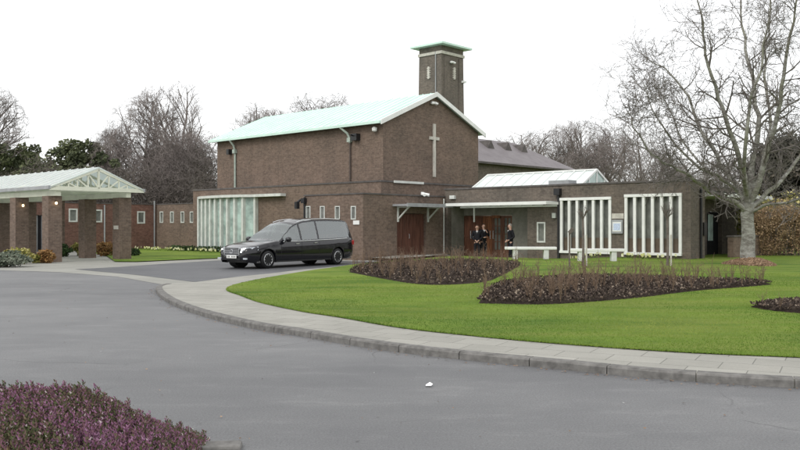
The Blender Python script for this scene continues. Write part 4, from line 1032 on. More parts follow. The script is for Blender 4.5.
# ------------------------------------------------------------------ garden tree (pale bark)
rr=random.Random(21)
TB=px(748,266.5,30.0); TB.z=lz(TB.x,TB.y)
root=empty('garden_tree',TB,0,'large leafless tree with pale patchy trunk standing in orange mulch on the lawn','tree')
def T(x,y,dy=0): p=px(x,y,30.0+dy); return p-TB
tr=MB(); pts=[T(748,269),T(748,262),T(747.5,250),T(748.5,238),T(748,226),T(747,214),T(749,204)]
tr.tube(pts,[.40,.28,.25,.235,.22,.22,.20],12,cap=False); tr.build('trunk',M['birch'],root,uv=False,smooth=True)
LIMBS=[ ([(747,216,0),(738,203,-.2),(718,196,-.7),(700,184,-1.2),(684,172,-1.6),(664,162,-2.2),(648,148,-2.6),(636,128,-2.9),(628,112,-3.1)],.13),
 ([(748,208,0),(738,190,.3),(722,164,.8),(706,140,1.2),(694,112,1.5),(683,88,1.8),(664,68,2),(646,58,2.2)],.14),
 ([(749,206,0),(744,176,-.3),(733,140,-.9),(722,108,-1.2),(712,76,-1.6),(704,44,-1.9),(702,12,-2.2),(690,-20,-2.4)],.15),
 ([(750,204,0),(752,170,.2),(758,130,.3),(755,90,.6),(746,50,.9),(742,12,1.1),(740,-40,1.2)],.17),
 ([(752,204,0),(762,170,-.4),(774,128,-.8),(781,88,-1.2),(788,48,-1.5),(796,8,-1.8),(802,-40,-2)],.16),
 ([(751,208,0),(768,192,.4),(790,170,1.0),(812,140,1.6),(828,100,2.0),(838,50,2.3)],.13),
 ([(749,214,0),(764,206,-.5),(786,202,-1.3),(810,196,-2.2),(838,184,-3)],.10),
 ([(745,200,0),(728,184,1.4),(706,168,2.4),(682,140,3.0),(672,112,3.3),(660,92,3.4)],.10),
 ([(754,190,0),(766,150,1.8),(770,110,2.6),(764,60,3.2),(770,20,3.5),(768,-30,3.6)],.12),
 ([(747,196,0),(744,160,-2),(750,110,-2.8),(760,70,-3.3),(766,30,-3.6),(772,-20,-3.8)],.11),
 ([(738,190,.3),(716,176,-.6),(692,160,-1.2),(668,136,-1.4),(652,108,-1.8),(644,84,-2)],.085)]
cr=MB(); tw=MB()
P=dict(wob=.22,up=.02,rmin=.0058,lv=4,nc=[0,6,5,5],t0=.15,t00=.2,sp=(28,68),lr=(.48,.72),tipup=-1.0)
for li,(L,r) in enumerate(LIMBS):
    pts=[T(*q) for q in L]; S_=[]
    for i in range(len(pts)-1):
        p0,p1,p2,p3=pts[max(i-1,0)],pts[i],pts[i+1],pts[min(i+2,len(pts)-1)]
        for k in range(3):
            t=k/3; S_.append(.5*((2*p1)+(-p0+p2)*t+(2*p0-5*p1+4*p2-p3)*t*t+(-p0+3*p1-3*p2+p3)*t**3)+Vector((rr.gauss(0,.03),rr.gauss(0,.03),rr.gauss(0,.03))))
    S_.append(pts[-1]); n_=len(S_); rad=[max(.011,r*.74*(1-.86*i/(n_-1))) for i in range(n_)]
    cr.tube(S_,rad,7,cap=False)
    for i in range(3,n_):
        for _ in range((1+i%2) if i<n_-4 else 3):
            if i<5 and rr.random()<.5: continue
            dd=(S_[i]-S_[i-1]).normalized(); o=dd.orthogonal().normalized(); o.rotate(Matrix.Rotation(rr.uniform(0,6.28),3,dd)); a=R(rr.uniform(30,70))
            nd=dd*math.cos(a)+o*math.sin(a); 
            grow(tw,S_[i].lerp(S_[i-1],rr.random()),nd,rad[i]*rr.uniform(.35,.6),rr.uniform(.9,1.9)*(1-.35*i/n_),2,rr,P)
        
    grow(tw,S_[-1],S_[-1]-S_[-2],rad[-1],1.2,2,rr,P)
cr.build('limbs',M['birch'],root,uv=False,smooth=True); tw.build('crown',M['twig'],root,uv=False)
# mulch mound
mo=empty('mulch_mound',(TB.x,TB.y,TB.z),0,'ring of orange brown leaf mulch at the foot of the pale tree','mulch'); mo['kind']='stuff'
COL.objects.unlink(mo); bpy.data.objects.remove(mo)
mb=MB(); t=[]
for _ in range(7000):
    a=rr.uniform(0,6.28); q=math.sqrt(rr.random()); r_=q*.8*(1+.12*math.sin(3*a)); x,y=TB.x+math.cos(a)*r_,TB.y-.3+math.sin(a)*r_*1.5; z=lz(x,y)+.22*(1-q**2)*rr.uniform(.5,1)
    u1=Vector((rr.gauss(0,1),rr.gauss(0,1),rr.gauss(0,.6))).normalized()*.035; v1=u1.orthogonal().normalized()*.03; c=Vector((x,y,z+.01)); mb.quad(c-u1-v1,c+u1-v1,c+u1+v1,c-u1+v1); t.append(rr.random())
tag(mb.build('mulch',M['mulch'],uv=False,tint=t),'orange brown leaf mulch heaped round the foot of the pale tree','mulch',kind='stuff')

# ------------------------------------------------------------------ flower beds and rose bushes
def wpt(x,y,z=.14): Y=(1.6-z)*F/(y-HZ); return ((x-400)/F*Y,Y)
def bed(name,poly,label,seed,chips):
    rr=random.Random(seed); P=[wpt(*p) for p in poly]; P=crom(P+[P[0]],4)[:-1]
    cx=sum(p[0] for p in P)/len(P); cy=sum(p[1] for p in P)/len(P)
    mb=MB(); R0=[(p[0],p[1]) for p in P]; rings=[(1.0,.012),(.97,.04),(.85,.07),(.5,.09),(.0,.09)]
    vv=[]
    for s_,h in rings: vv.append([(cx+(x-cx)*s_,cy+(y-cy)*s_,lz(cx+(x-cx)*s_,cy+(y-cy)*s_)+h-.02) for x,y in R0])
    for A,B in zip(vv,vv[1:]):
        for i in range(len(A)): j=(i+1)%len(A); mb.quad(A[i],A[j],B[j],B[i])
    root=empty(name,(cx,cy,lz(cx,cy)),0,label,'flower bed')
    mb.build('soil',M['soil'],root,off=(cx,cy,lz(cx,cy)),uv=False,smooth=True)
    cm=MB(); t=[]
    def inside():
        while True:
            i=rr.randrange(len(R0)); j=(i+1)%len(R0); u,v=rr.random(),rr.random(); 
            if u+v>1:u,v=1-u,1-v
            # area weight by rejection
            ar=abs((R0[i][0]-cx)*(R0[j][1]-cy)-(R0[j][0]-cx)*(R0[i][1]-cy))
            if rr.random()*amax<ar: return cx+(R0[i][0]-cx)*u+(R0[j][0]-cx)*v, cy+(R0[i][1]-cy)*u+(R0[j][1]-cy)*v
    amax=max(abs((R0[i][0]-cx)*(R0[(i+1)%len(R0)][1]-cy)-(R0[(i+1)%len(R0)][0]-cx)*(R0[i][1]-cy)) for i in range(len(R0)))
    for _ in range(chips):
        x,y=inside(); z=lz(x,y)+.07; s_=rr.uniform(.008,.028)
        u1=Vector((rr.gauss(0,1),rr.gauss(0,1),rr.gauss(0,1))).normalized()*s_; v1=u1.orthogonal().normalized()*s_*.8
        c=Vector((x-cx,y-cy,z-lz(cx,cy)+rr.uniform(-.02,.03))); w1=u1.cross(v1).normalized()*s_*.6
        cm.quad(c-u1-v1,c+u1-v1,c+w1); cm.quad(c+u1-v1,c+u1+v1,c+w1); cm.quad(c+u1+v1,c-u1+v1,c+w1); cm.quad(c-u1+v1,c-u1-v1,c+w1)
        tt=rr.random()**3; t.extend([tt]*4)
    ob=cm.build('clods',M['chips'],root,uv=False,tint=t); ob['kind']='stuff'
    return inside
b1=bed('flower_bed',[(348,272),(381,278.5),(417,284),(450,285),(483,283),(499,279),(512,273),(518,266),(470,262.5),(400,262.5),(362,265)],'dark mulched rose bed in front of the doors nearest the hearse',1,9000)
b2=bed('flower_bed',[(477,303),(520,304),(560,303.5),(640,297.5),(704,291),(772,286),(745,283),(700,281.5),(640,279),(580,279),(520,282),(492,288)],'long dark mulched rose bed across the middle of the lawn',2,13000)
b3=bed('flower_bed',[(750,306),(775,310),(820,313),(880,312),(880,302),(820,300),(780,302)],'dark mulched bed at the right edge of the lawn',3,4000)
def rose(seed):
    rr=random.Random(seed); root=empty('rose_bush',(0,0,0)); mb=MB()
    for k in range(6):
        a=rr.uniform(0,6.28); l=rr.uniform(.25,.55)*(1.9 if seed>2 and k<3 else 1); s_=rr.uniform(.1,.5)*(.5 if seed>2 and k<3 else 1)
        p=[Vector((0,0,-.05)),Vector((math.cos(a)*s_*.3*l,math.sin(a)*s_*.3*l,l*.4)),Vector((math.cos(a)*s_*.8*l,math.sin(a)*s_*.8*l,l*.75)),Vector((math.cos(a)*s_*l+rr.gauss(0,.04),math.sin(a)*s_*l+rr.gauss(0,.04),l))]
        mb.tube(p,[.008,.0065,.005,.0035],4,cap=False)
        for _ in range(3):
            i=rr.randrange(1,3); q=p[i].lerp(p[i+1],rr.random()); d=Vector((rr.gauss(0,.7),rr.gauss(0,.7),rr.uniform(.2,1))).normalized()*rr.uniform(.08,.25)
            mb.tube([q,q+d],[.0045,.003],3,cap=False)
    mb.build('stems',M['stem'],root,uv=False); return root
RP=[rose(i) for i in (1,2,3,4)]; usedr=set()
def roses(fn,n,label,group,sc,rr):
    for i in range(n):
        x,y=fn(); k=rr.randrange(4); o=RP[k] if k not in usedr else copy_tree(RP[k]); usedr.add(k)
        o.location=(x,y,lz(x,y)+.06); s_=sc*rr.uniform(.75,1.25); o.scale=(s_,s_,s_); o.rotation_euler=(0,0,rr.uniform(0,6.28)); tag(o,label,'rose bush',group)
rr=random.Random(77)
roses(b1,130,'leafless pruned rose bush in the bed nearest the hearse','rose bushes in the left bed',.7,rr)
roses(b2,120,'leafless pruned rose bush in the long middle bed','rose bushes in the middle bed',.68,rr)
roses(b3,5,'leafless pruned rose bush in the bed at the right edge','rose bushes in the right bed',.5,rr)
# saplings, stakes
def sapling(x,ybase,Y,ytop,label,seed):
    rr=random.Random(seed); B=px(x,ybase,Y); B.z=lz(B.x,Y); top=1.6+(HZ-ytop)*Y/F-B.z
    root=empty('staked_sapling',B,0,label,'sapling'); mb=MB(); hf=1.6
    mb.tube([(0,0,-.1),(.02,0,hf*.5),(0,.01,hf)],[.05,.042,.038],8); mb.build('trunk',M['bark'],root,uv=False)
    mb=MB(); Q=dict(wob=.12,up=.15,rmin=.006,lv=3,nc=[3,3,3],t0=.2,t00=.2,sp=(20,45),lr=(.4,.6))
    for k in range(6):
        a=k*1.05+rr.random(); grow(mb,(0,0,hf-.05*rr.random()),(math.cos(a)*.6,math.sin(a)*.6,1),.022,(top-hf)*rr.uniform(.7,1.0),1,rr,Q)
    mb.build('crown',M['bark'],root,uv=False)
    mb=MB(); mb.tube([(.12,0,-.1),(.12,0,1.05)],.03,6); mb.build('stake',M['stone'],root,uv=False)
sapling(583,283,28.5,208,'leafless standard sapling in the middle bed before the left finned window',3)
sapling(667.5,283,28.5,205,'leafless standard sapling in the middle bed before the right finned window',4)
r0=empty('wooden_marker_post',(px(569.5,283,28)[0],28,lz(px(569.5,283,28)[0],28)),0,'thin brown marker post with a tilted top left of the first sapling','post')
mb=MB(); mb.box(-.025,.025,-.025,.025,-.1,1.15); mb.build('post',M['bark'],r0); mb=MB(); mb.bar((-.02,-.03,1.12),(.12,-.03,1.28),.03,.12); mb.build('marker',M['bark'],r0)

# ------------------------------------------------------------------ benches
def bench(x0,x1,ytop,Y,label):
    p,q=px(x0,ytop,Y),px(x1,ytop-.0,Y-.0); L=(q-p).length; c=(p+q)/2; g_=lz(c.x,c.y); h=max(.44,p.z-g_)
    root=empty('white_bench',(c.x,c.y,g_),R(-3),label,'bench','white stone benches before the entrance wing')
    mb=MB(); mb.box(-L/2,L/2,-.21,.21,h-.11,h); mb.build('seat',M['white'],root,bevel=.015)
    for s_ in (-1,1):
        mb=MB(); x=s_*L*.30; mb.box(x-.1,x+.1,-.17,.17,-.05,h-.111); mb.build('leg',M['offwhite'],root,bevel=.01)
bench(505,556,246.8,34.5,'white slab bench on the left, in front of the man leaning by the doors')
bench(570,624,248.6,32.5,'white slab bench on the right, below the left finned window')

# ------------------------------------------------------------------ hearse
PHI=36; car=Vector((-6.2,31.0,.012)); X_=Vector((math.sin(R(PHI)),math.cos(R(PHI)),0))
hc=car+X_*3.05
root=empty('hearse',hc,R(90-PHI),'long black hearse with large side windows parked on the drive, facing left','hearse')
def interp(K,x):
    if x<=K[0][0]: return K[0][1]
    for (a,b_),(c,d) in zip(K,K[1:]):
        if x<=c: t=(x-a)/(c-a); return b_+(d-b_)*(t*t*(3-2*t)*.35+t*.65)
    return K[-1][1]
ZR=[(0,.66),(.04,.74),(.12,.80),(.5,.90),(1.0,.99),(1.45,1.05),(1.55,1.09),(2.0,1.40),(2.45,1.67),(2.7,1.77),(3.1,1.86),(3.7,1.91),(4.6,1.93),(5.4,1.91),(5.72,1.87),(5.84,1.78),(6.0,1.32),(6.05,1.12),(6.1,.97)]
ZBt=[(0,.60),(.06,.68),(.5,.82),(1.0,.92),(1.55,.98),(2.5,1.0),(4.5,1.04),(5.7,1.08),(6.03,1.04),(6.1,.92)]
HW=[(0,.60),(.04,.70),(.15,.80),(.4,.87),(.9,.92),(1.6,.94),(4.5,.94),(5.6,.92),(5.9,.88),(6.04,.82),(6.1,.74)]
HR=[(0,.50),(.12,.62),(.5,.68),(1.5,.76),(1.6,.80),(2.5,.66),(3.2,.65),(5.4,.65),(5.8,.63),(6.04,.70),(6.1,.62)]
ZLO=[(0,.32),(.1,.24),(.5,.20),(1.5,.22),(4.5,.22),(5.6,.26),(6.0,.34),(6.1,.42)]
WX=(.95,4.95); WR=.335; AR=.40
def section(x):
    zl=interp(ZLO,x)
    for w in WX:
        if abs(x-w)<AR: zl=max(zl,.335+math.sqrt(AR*AR-(x-w)**2))
    zr=interp(ZR,x); zbt=min(interp(ZBt,x),zr-.02); hw=interp(HW,x); hr=interp(HR,x)
    glass = 1.5<x<6.05; zs = zr-(.075 if glass else .03); zs=max(zs,zbt+.005); hr=min(hr,hw-.03)
    if not glass: hr = hw-.10
    else:
        t=max(0,min(1,(zs-zbt)/.5)); hr=hr*t+(hw-.09)*(1-t)
    pts=[(hw*.90,zl),(hw*.97,max(.34,zl+.005)),(hw,max(.55,zl+.01)),(hw*1.0,max(.72,zl+.02) if max(.72,zl+.02)<zbt-.07 else zbt-.07),(hw*.985,zbt-.035),(hw*.955,zbt)]
    pts[3]=(hw, max(pts[3][1],zl+.02)); 
    if pts[2][1]>pts[3][1]: pts[2]=(hw,pts[3][1]-.01)
    for i in range(1,6):
        if pts[i][1]<pts[i-1][1]: pts[i]=(pts[i][0],pts[i-1][1]+.002)
    g=[]
    for t in (.06,.5,.92,1.0):
        bow=.018*math.sin(math.pi*t); g.append((pts[5][0]*(1-t)+hr*t+bow-(.0),pts[5][1]*(1-t)+zs*t))
    pts+=g
    for t in (.35,.7,1.0): pts.append((hr*(1-t)*.98 if t<1 else 0, zs+(zr-zs)*math.sin(t*math.pi/2)))
    return pts
xs=[]; x=0
while x<6.1001:
    xs.append(round(x,4)); x+=.05 if not any(abs(x-w)<AR+.06 for w in WX) else .025
if xs[-1]<6.1: xs.append(6.1)
secs=[section(x) for x in xs]; NP=len(secs[0])
WIN=[(1.78,2.72),(2.82,3.74),(3.84,5.74)]
mb=MB(); win=[MB() for _ in range(6)]; ws=MB(); rw=MB(); blk=MB()
for side in (-1,1):
    for i in range(len(xs)-1):
        xm=(xs[i]+xs[i+1])/2
        for j in range(NP-1):
            P=[(xs[i]-3.05,side*secs[i][j][0],secs[i][j][1]),(xs[i+1]-3.05,side*secs[i+1][j][0],secs[i+1][j][1]),(xs[i+1]-3.05,side*secs[i+1][j+1][0],secs[i+1][j+1][1]),(xs[i]-3.05,side*secs[i][j+1][0],secs[i][j+1][1])]
            if side>0: P=P[::-1]
            tgt=mb
            if j in (6,7):
                for k,(w0_,w1_) in enumerate(WIN):
                    if w0_<xm<w1_: tgt=win[k+(0 if side<0 else 3)]
            if j>=9 and 1.56<xm<2.52: tgt=ws
            if j>=9 and 5.85<xm<6.03: tgt=rw
            tgt.quad(*P)
    for e in (0,-1):
        s_=secs[e]; x=xs[e]-3.05; P=[(x,side*p[0],p[1]) for p in s_]+[(x,0,s_[0][1])]
        if (side>0)==(e==0): P=P[::-1]
        mb.quad(*P)
def weld(o,d=.0008,sub=False):
    bm=bmesh.new(); bm.from_mesh(o.data); bmesh.ops.remove_doubles(bm,verts=bm.verts,dist=d); bmesh.ops.recalc_face_normals(bm,faces=bm.faces); bm.to_mesh(o.data); bm.free()
    return o
bo=weld(mb.build('body',M['paint'],root,uv=False,smooth=True))
try: bo.data.set_sharp_from_angle(angle=R(38))
except Exception: pass
for k,w_ in enumerate(win):
    weld(w_.build('side_window',M['carglass'],root,uv=False,smooth=True))
weld(ws.build('windscreen',M['carglass'],root,uv=False,smooth=True)); weld(rw.build('rear_window',M['carglass'],root,uv=False,smooth=True))
fl=MB(); fl.box(-2.6,2.85,-.82,.82,.22,.30); fl.box(-1.4,2.7,-.78,.78,.75,.85); fl.build('floor',M['sofa'],root)
cf=MB(); cf.box(.9,2.6,-.3,.3,.86,1.25); cf.build('coffin_deck',M['dkwood'],root,bevel=.04)
cu=MB()
for k in range(24):
    x=-.18+k*.055; y=.58+(.02 if k%2 else 0); cu.box(x,x+.05,y,y+.015,1.0,1.62)
cu.build('curtain',M['curtain'],root)
fs=MB(); t=[]; leafcloud(fs,t,(.85,-.1,1.22),(.28,.4,.22),260,.09,random.Random(2)); fs.build('flower_spray',M['greenbush'],root,uv=False,tint=t)
st=MB()
for y in (-.38,.38): st.box(-.75,-.3,y-.25,y+.25,.5,.85); st.box(-.35,-.2,y-.24,y+.24,.7,1.3); st.box(-.33,-.22,y-.12,y+.12,1.3,1.48)
st.build('seat',M['sofa'],root,bevel=.04)
def tr_(x): return x-3.05
mb=MB()       # chrome belt line, both sides
for side in (-1,1):
    pts=[]; x=1.75
    while x<5.7: s_=section(x); pts.append((tr_(x),side*(s_[5][0]+.006),s_[5][1]+.004)); x+=.1
    mb.tube(pts,.016,5)
mb.build('chrome_trim',M['chrome'],root,uv=False,smooth=True)
mb=MB()
for side in (-1,1):
    for a_,b2_ in ((2.77,2.77),(3.79,3.79),(1.72,1.6)):
        pass
for side in (-1,1):
    pts=[]; x=2.75
    while x<5.5: s_=section(x); pts.append((tr_(x),side*(s_[9][0]-.02),s_[9][1]+.035)); x+=.15
    mb.tube(pts,.014,5)
mb.build('roof_rail',M['chrome'],root,uv=False,smooth=True)
# door seams
for side in (-1,1):
    for x in (1.62,2.77,3.79):
        mb=MB(); s_=section(x); pts=[(tr_(x),side*(q[0]+.0005),q[1]) for q in s_[1:6]]; mb.tube(pts,.006,4); mb.build('door_seam',M['black'],root,uv=False)
mb=MB()
for side in (-1,1):
    for x in (2.5,3.55): s_=section(x); mb.bar((tr_(x)-.09,side*(s_[4][0]+.02),s_[4][1]-.06),(tr_(x)+.09,side*(s_[4][0]+.02),s_[4][1]-.055),.03,.03)
mb.build('door_handle',M['chrome'],root)
# grille
mb=MB(); gx=tr_(-.03)
mb.box(gx-.015,gx+.10,-.40,.40,.775,.80); mb.box(gx-.015,gx+.10,-.36,.36,.50,.52); mb.box(gx-.015,gx+.10,-.40,-.37,.52,.775); mb.box(gx-.015,gx+.10,.37,.40,.52,.775)
for z in (.57,.62,.67,.72): mb.box(gx-.01,gx+.05,-.37,.37,z,z+.022)
gr=mb.build('grille',M['chrome'],root,bevel=.006)
mb=MB(); mb.box(gx+.052,gx+.08,-.37,.37,.52,.775); mb.build('grille_backing',M['black'],gr)
mb=MB(); mb.tube([(gx-.03,.07*math.cos(a*math.pi/10),.655+.07*math.sin(a*math.pi/10)) for a in range(21)],.008,5)
for a in (90,210,330): mb.bar((gx-.03,0,.655),(gx-.03,.07*math.cos(R(a)),.655+.07*math.sin(R(a))),.012)
mb.build('emblem',M['chrome'],gr)
for side in (-1,1):
    mb=MB(); pts=[(tr_(.0),.44),(tr_(.08),.62),(tr_(.22),.78),(tr_(.48),.865)]
    lo_=[.60,.62,.64,.70]; hi_=[.76,.785,.80,.83]
    for i in range(3):
        (x0,y0),(x1,y1)=pts[i],pts[i+1]
        mb.quad((x0-.03,side*y0,lo_[i]),(x1-.02,side*(y1+.02),lo_[i+1]),(x1+.02,side*(y1-.02),hi_[i+1]),(x0+.02,side*y0,hi_[i]))
        mb.quad((x0+.02,side*y0,hi_[i]),(x1+.02,side*(y1-.02),hi_[i+1]),(x1+.12,side*(y1-.12),hi_[i+1]-.02),(x0+.12,side*(y0-.02),hi_[i]-.02))
    h_=mb.build('headlight',M['headglass'],root,smooth=True)
    mb=MB(); mb.lathe((tr_(.03),side*.58,.70),[(.055,-.0),(.06,-.03),(.03,-.05)],12,'x'); mb.build('lamp_reflector',M['chrome'],h_)
    mb=MB(); mb.box(tr_(.0)-.03,tr_(.0)+.02,side*.68-.09,side*.68+.09,.36,.42); mb.build('fog_lamp',M['headglass'],root)
    mb=MB(); s_=section(5.9); mb.box(tr_(5.86),tr_(6.07),side*.78-.09,side*.78+.09,.80,1.0); mb.build('tail_light',M['red'],root,bevel=.03)
    mb=MB(); mb.tube([(tr_(1.85),side*.90,1.0),(tr_(1.83),side*1.0,1.04)],.025,6); mb.lathe((tr_(1.85),side*1.07,1.08),[(.03,-.11),(.09,-.09),(.10,0),(.085,.08),(.03,.10)],10,'y'); mb.build('wing_mirror',M['paint'],root,smooth=True)
mb=MB(); mb.box(tr_(0)-.045,tr_(0)+.03,-.30,.30,.44,.455); mb.box(tr_(0)-.02,tr_(0)+.02,-.42,.42,.335,.40); mb.build('lower_intake',M['black'],root)
mb=MB(); mb.box(tr_(0)-.055,tr_(0)-.045,-.26,.26,.40,.51); pl=mb.build('number_plate',M['white'],root)
mb=MB()
for k in range(7):
    if k==4: continue
    y=-.20+k*.062; mb.box(tr_(0)-.058,tr_(0)-.0555,y-.018,y+.018,.425,.485)
mb.build('plate_marks',M['sofa'],pl)
mb=MB()
for side in (-1,1): mb.box(tr_(1.4),tr_(4.5),side*.86-.03,side*.86+.03,.235,.275)
mb.build('sill',M['blackpipe'],root)
for wi,xw in enumerate(WX):
    for side in (-1,1):
        mb=MB(); mb.lathe((tr_(xw),side*.60,.375),[(.41,-.02),(.415,.0)],24,'y'); 
        c=Vector((tr_(xw),side*.80,.335))
        mb=MB(); o_=.11*side
        prof=[(.20,-.11),(.32,-.11),(.335,-.07),(.335,.07),(.32,.11),(.225,.115),(.2,.10)]
        mb.lathe(c,prof,36,'y'); wh=mb.build('wheel',M['black'],root,uv=False,smooth=True)
        mb=MB(); mb.lathe(c+Vector((0,side*.085,0)),[(.228,side*-.03),(.232,side*.02),(.215,side*.033),(.205,side*.01),(.20,side*-.04)],36,'y')
        mb.lathe(c+Vector((0,side*.05,0)),[(.205,side*-.02),(.205,side*-.01),(.14,side*.004),(.05,side*.01)],24,'y')
        mb.lathe(c+Vector((0,side*.08,0)),[(.06,side*-.04),(.06,side*.01),(.03,side*.025)],12,'y')
        for k in range(10):
            a=k*math.pi/5; mb.bar(c+Vector((math.cos(a)*.04,side*.085,math.sin(a)*.04)),c+Vector((math.cos(a)*.21,side*.095,math.sin(a)*.21)),.035,.03)
        mb.build('rim',M['alloy'],wh,uv=False)
        mb=MB(); mb.lathe((tr_(xw),side*.64,.38),[(.40,-.14),(.40,.14)],24,'y'); mb.build('wheel_well',M['black'],root,uv=False)

# ------------------------------------------------------------------ people
def skinobj(name,V_,E,mat,parent,sub=2,root_i=0):
    me=bpy.data.meshes.new(name); bm=bmesh.new(); sk=bm.verts.layers.skin.verify()
    vs_=[]
    for i,(p,r) in enumerate(V_):
        v=bm.verts.new(p); v[sk].radius=(r if isinstance(r,tuple) else (r,r)); v[sk].use_root=(i==root_i); vs_.append(v)
    for a,b_ in E: bm.edges.new((vs_[a],vs_[b_]))
    bm.to_mesh(me); bm.free(); me.materials.append(mat); o=bpy.data.objects.new(name,me); COL.objects.link(o); o.parent=parent
    m1=o.modifiers.new('skin','SKIN'); m1.use_smooth_shade=True; m2=o.modifiers.new('sub','SUBSURF'); m2.levels=m2.render_levels=sub
    return o
def person(loc,rz,label,pose,hair,h=1.76):
    """local: faces -Y, x to the person's left when seen from the front is +x"""
    root=empty('person',loc,rz,label,'person'); k=h/1.76
    J=dict(pel=(0,0,.95),wa=(0,0,1.08),ch=(0,-.005,1.28),nk=(0,.0,1.47),hb=(0,-.015,1.56),hd=(0,-.02,1.66))
    sh={1:(.185,0,1.43),-1:(-.185,0,1.43)}
    if pose=='clasp': el={s:(s*.27,.02,1.15) for s in (1,-1)}; wr={s:(s*.07,-.22,.98) for s in (1,-1)}; hn={s:(s*.01,-.26,.93) for s in (1,-1)}
    elif pose=='chin': el={1:(.25,-.05,1.16),-1:(-.26,.02,1.15)}; wr={1:(.10,-.24,1.36),-1:(-.05,-.24,1.10)}; hn={1:(.05,-.20,1.46),-1:(.06,-.26,1.12)}
    else: el={s:(s*.26,.07,1.15) for s in (1,-1)}; wr={s:(s*.12,-.14,1.0) for s in (1,-1)}; hn={s:(s*.06,-.20,.95) for s in (1,-1)}
    st=.09 if pose!='lean' else .12
    kn={s:(s*st*1.1,-.03 if pose!='lean' else -.05*s,.50) for s in (1,-1)}; an={s:(s*st*1.15,.03,.09) for s in (1,-1)}
    sc=lambda p:tuple(q*k for q in p)
    # body: continuous core with head, limbs and hands
    V_=[(sc(J['pel']),.12),(sc(J['wa']),.11),(sc(J['ch']),.12),(sc(J['nk']),.055),(sc(J['hb']),.07),(sc(J['hd']),.088)]; E=[(0,1),(1,2),(2,3),(3,4),(4,5)]
    def add(p,r,par): V_.append((sc(p),r)); E.append((par,len(V_)-1)); return len(V_)-1
    for s in (1,-1):
        a=add(sh[s],.055,2); a=add(el[s],.042,a); a=add(wr[s],.028,a); pm_=add(tuple(wr[s][i]*.4+hn[s][i]*.6 for i in range(3)),(.032,.02),a)
        d=(Vector(hn[s])-Vector(wr[s])).normalized(); sd_=d.cross(Vector((0,0,1)));
        sd_=sd_.normalized() if sd_.length>.1 else Vector((1,0,0)); dn=Vector((0,-.2,-.5))
        for f,(o,l) in enumerate(((-.030,.068),(-.010,.078),(.010,.072),(.030,.055))):
            b_=Vector(hn[s])+sd_*o; q=add(tuple(b_),.010,pm_); q=add(tuple(b_+d*l*.5+dn*.012),.009,q); add(tuple(b_+d*l*.8+dn*.05),.008,q)
        th_=Vector(wr[s])*.6+Vector(hn[s])*.4; q=add(tuple(th_+sd_*-.04),.012,pm_); add(tuple(th_+sd_*-.055+d*.045),.010,q)
        a=add((s*.09,0,.88),.085,0); a=add(kn[s],.055,a); a=add(an[s],.038,a); add((an[s][0],-.08,.05),.035,a)
    skinobj('body',V_,E,M['skin'],root,1)
    # jacket
    V_=[(sc((0,0,.84)),(.165,.13)),(sc((0,0,.98)),(.165,.13)),(sc(J['wa']),(.155,.125)),(sc(J['ch']),(.18,.13)),(sc((0,0,1.40)),(.14,.10)),(sc((0,.0,1.465)),(.07,.065))]; E=[(0,1),(1,2),(2,3),(3,4),(4,5)]
    for s in (1,-1):
        a=add(tuple(sh[s]),.078,4); a=add(tuple((Vector(sh[s])*.5+Vector(el[s])*.5)),.068,a); a=add(el[s],.060,a); add(tuple(Vector(wr[s])*.92+Vector(el[s])*.08),.046,a)
    skinobj('jacket',V_,E,M['suit'],root,2)
    V_=[(sc((0,0,.97)),.13),(sc((0,0,.90)),.125)]; E=[(0,1)]
    for s in (1,-1):
        a=add((s*.09,0,.84),.10,1); a=add(kn[s],.078,a); a=add((an[s][0],.02,.28),.066,a); add((an[s][0],.02,.09),.066,a)
    skinobj('trousers',V_,E,M['suit'],root,2)
    for s in (1,-1):
        V_=[(sc((an[s][0],.05,.045)),.045),(sc((an[s][0],-.05,.045)),(.045,.04)),(sc((an[s][0],-.15,.035)),(.042,.03))]; skinobj('shoe',V_,[(0,1),(1,2)],M['black'],root,2)
    # shirt front and tie
    mb=MB(); y=-.142; mb.quad((-.03*k,y,1.43*k),(.03*k,y,1.43*k),(0,y-.012,1.30*k)); mb.quad((-.045*k,y+.04,1.47*k),(.045*k,y+.04,1.47*k),(.045*k,y,1.43*k),(-.045*k,y,1.43*k)); mb.build('shirt',M['shirt'],root,uv=False)
    mb=MB(); mb.quad((-.012,y-.006,1.44*k),(.012,y-.006,1.44*k),(.012,y-.014,1.31*k),(-.012,y-.014,1.31*k)); mb.build('tie',M['black'],root,uv=False)
    # head details
    H_=Vector(J['hd'])*k
    bm=bmesh.new(); bmesh.ops.create_uvsphere(bm,u_segments=18,v_segments=12,radius=.1)
    for v in bm.verts:
        c=v.co
        c.x*=.80; c.z*=1.22; c.y*=.95
        if c.z<-.03 and c.y<0: c.x*=.85
    me=bpy.data.meshes.new('head'); bm.to_mesh(me); bm.free(); me.materials.append(M['skin'])
    for p in me.polygons: p.use_smooth=True
    hd=bpy.data.objects.new('face',me); COL.objects.link(hd); hd.parent=root; hd.location=H_+Vector((0,-.0,-.005))
    mb=MB(); mb.tube([(0,-.088,.015),(0,-.112,-.018),(0,-.09,-.03)],[.010,.016,.010],6)
    for s in (1,-1): mb.lathe((s*.081,.005,-.01),[(.012,-.02),(.02,0),(.012,.022)],8)
    mb.build('nose_and_ears',M['skin'],hd,uv=False,smooth=True)
    mb=MB()
    for s in (1,-1): mb.lathe((s*.032,-.088,.012),[(.004,-.006),(.011,0),(.004,.006)],8)
    mb.box(-.025,.025,-.094,-.085,-.058,-.050); mb.build('eyes_and_mouth',M['hairbrown'],hd,uv=False)
    bm=bmesh.new(); bmesh.ops.create_uvsphere(bm,u_segments=18,v_segments=12,radius=.105)
    for v in list(bm.verts):
        c=v.co; c.x*=.82; c.z*=1.22; c.y*=.98
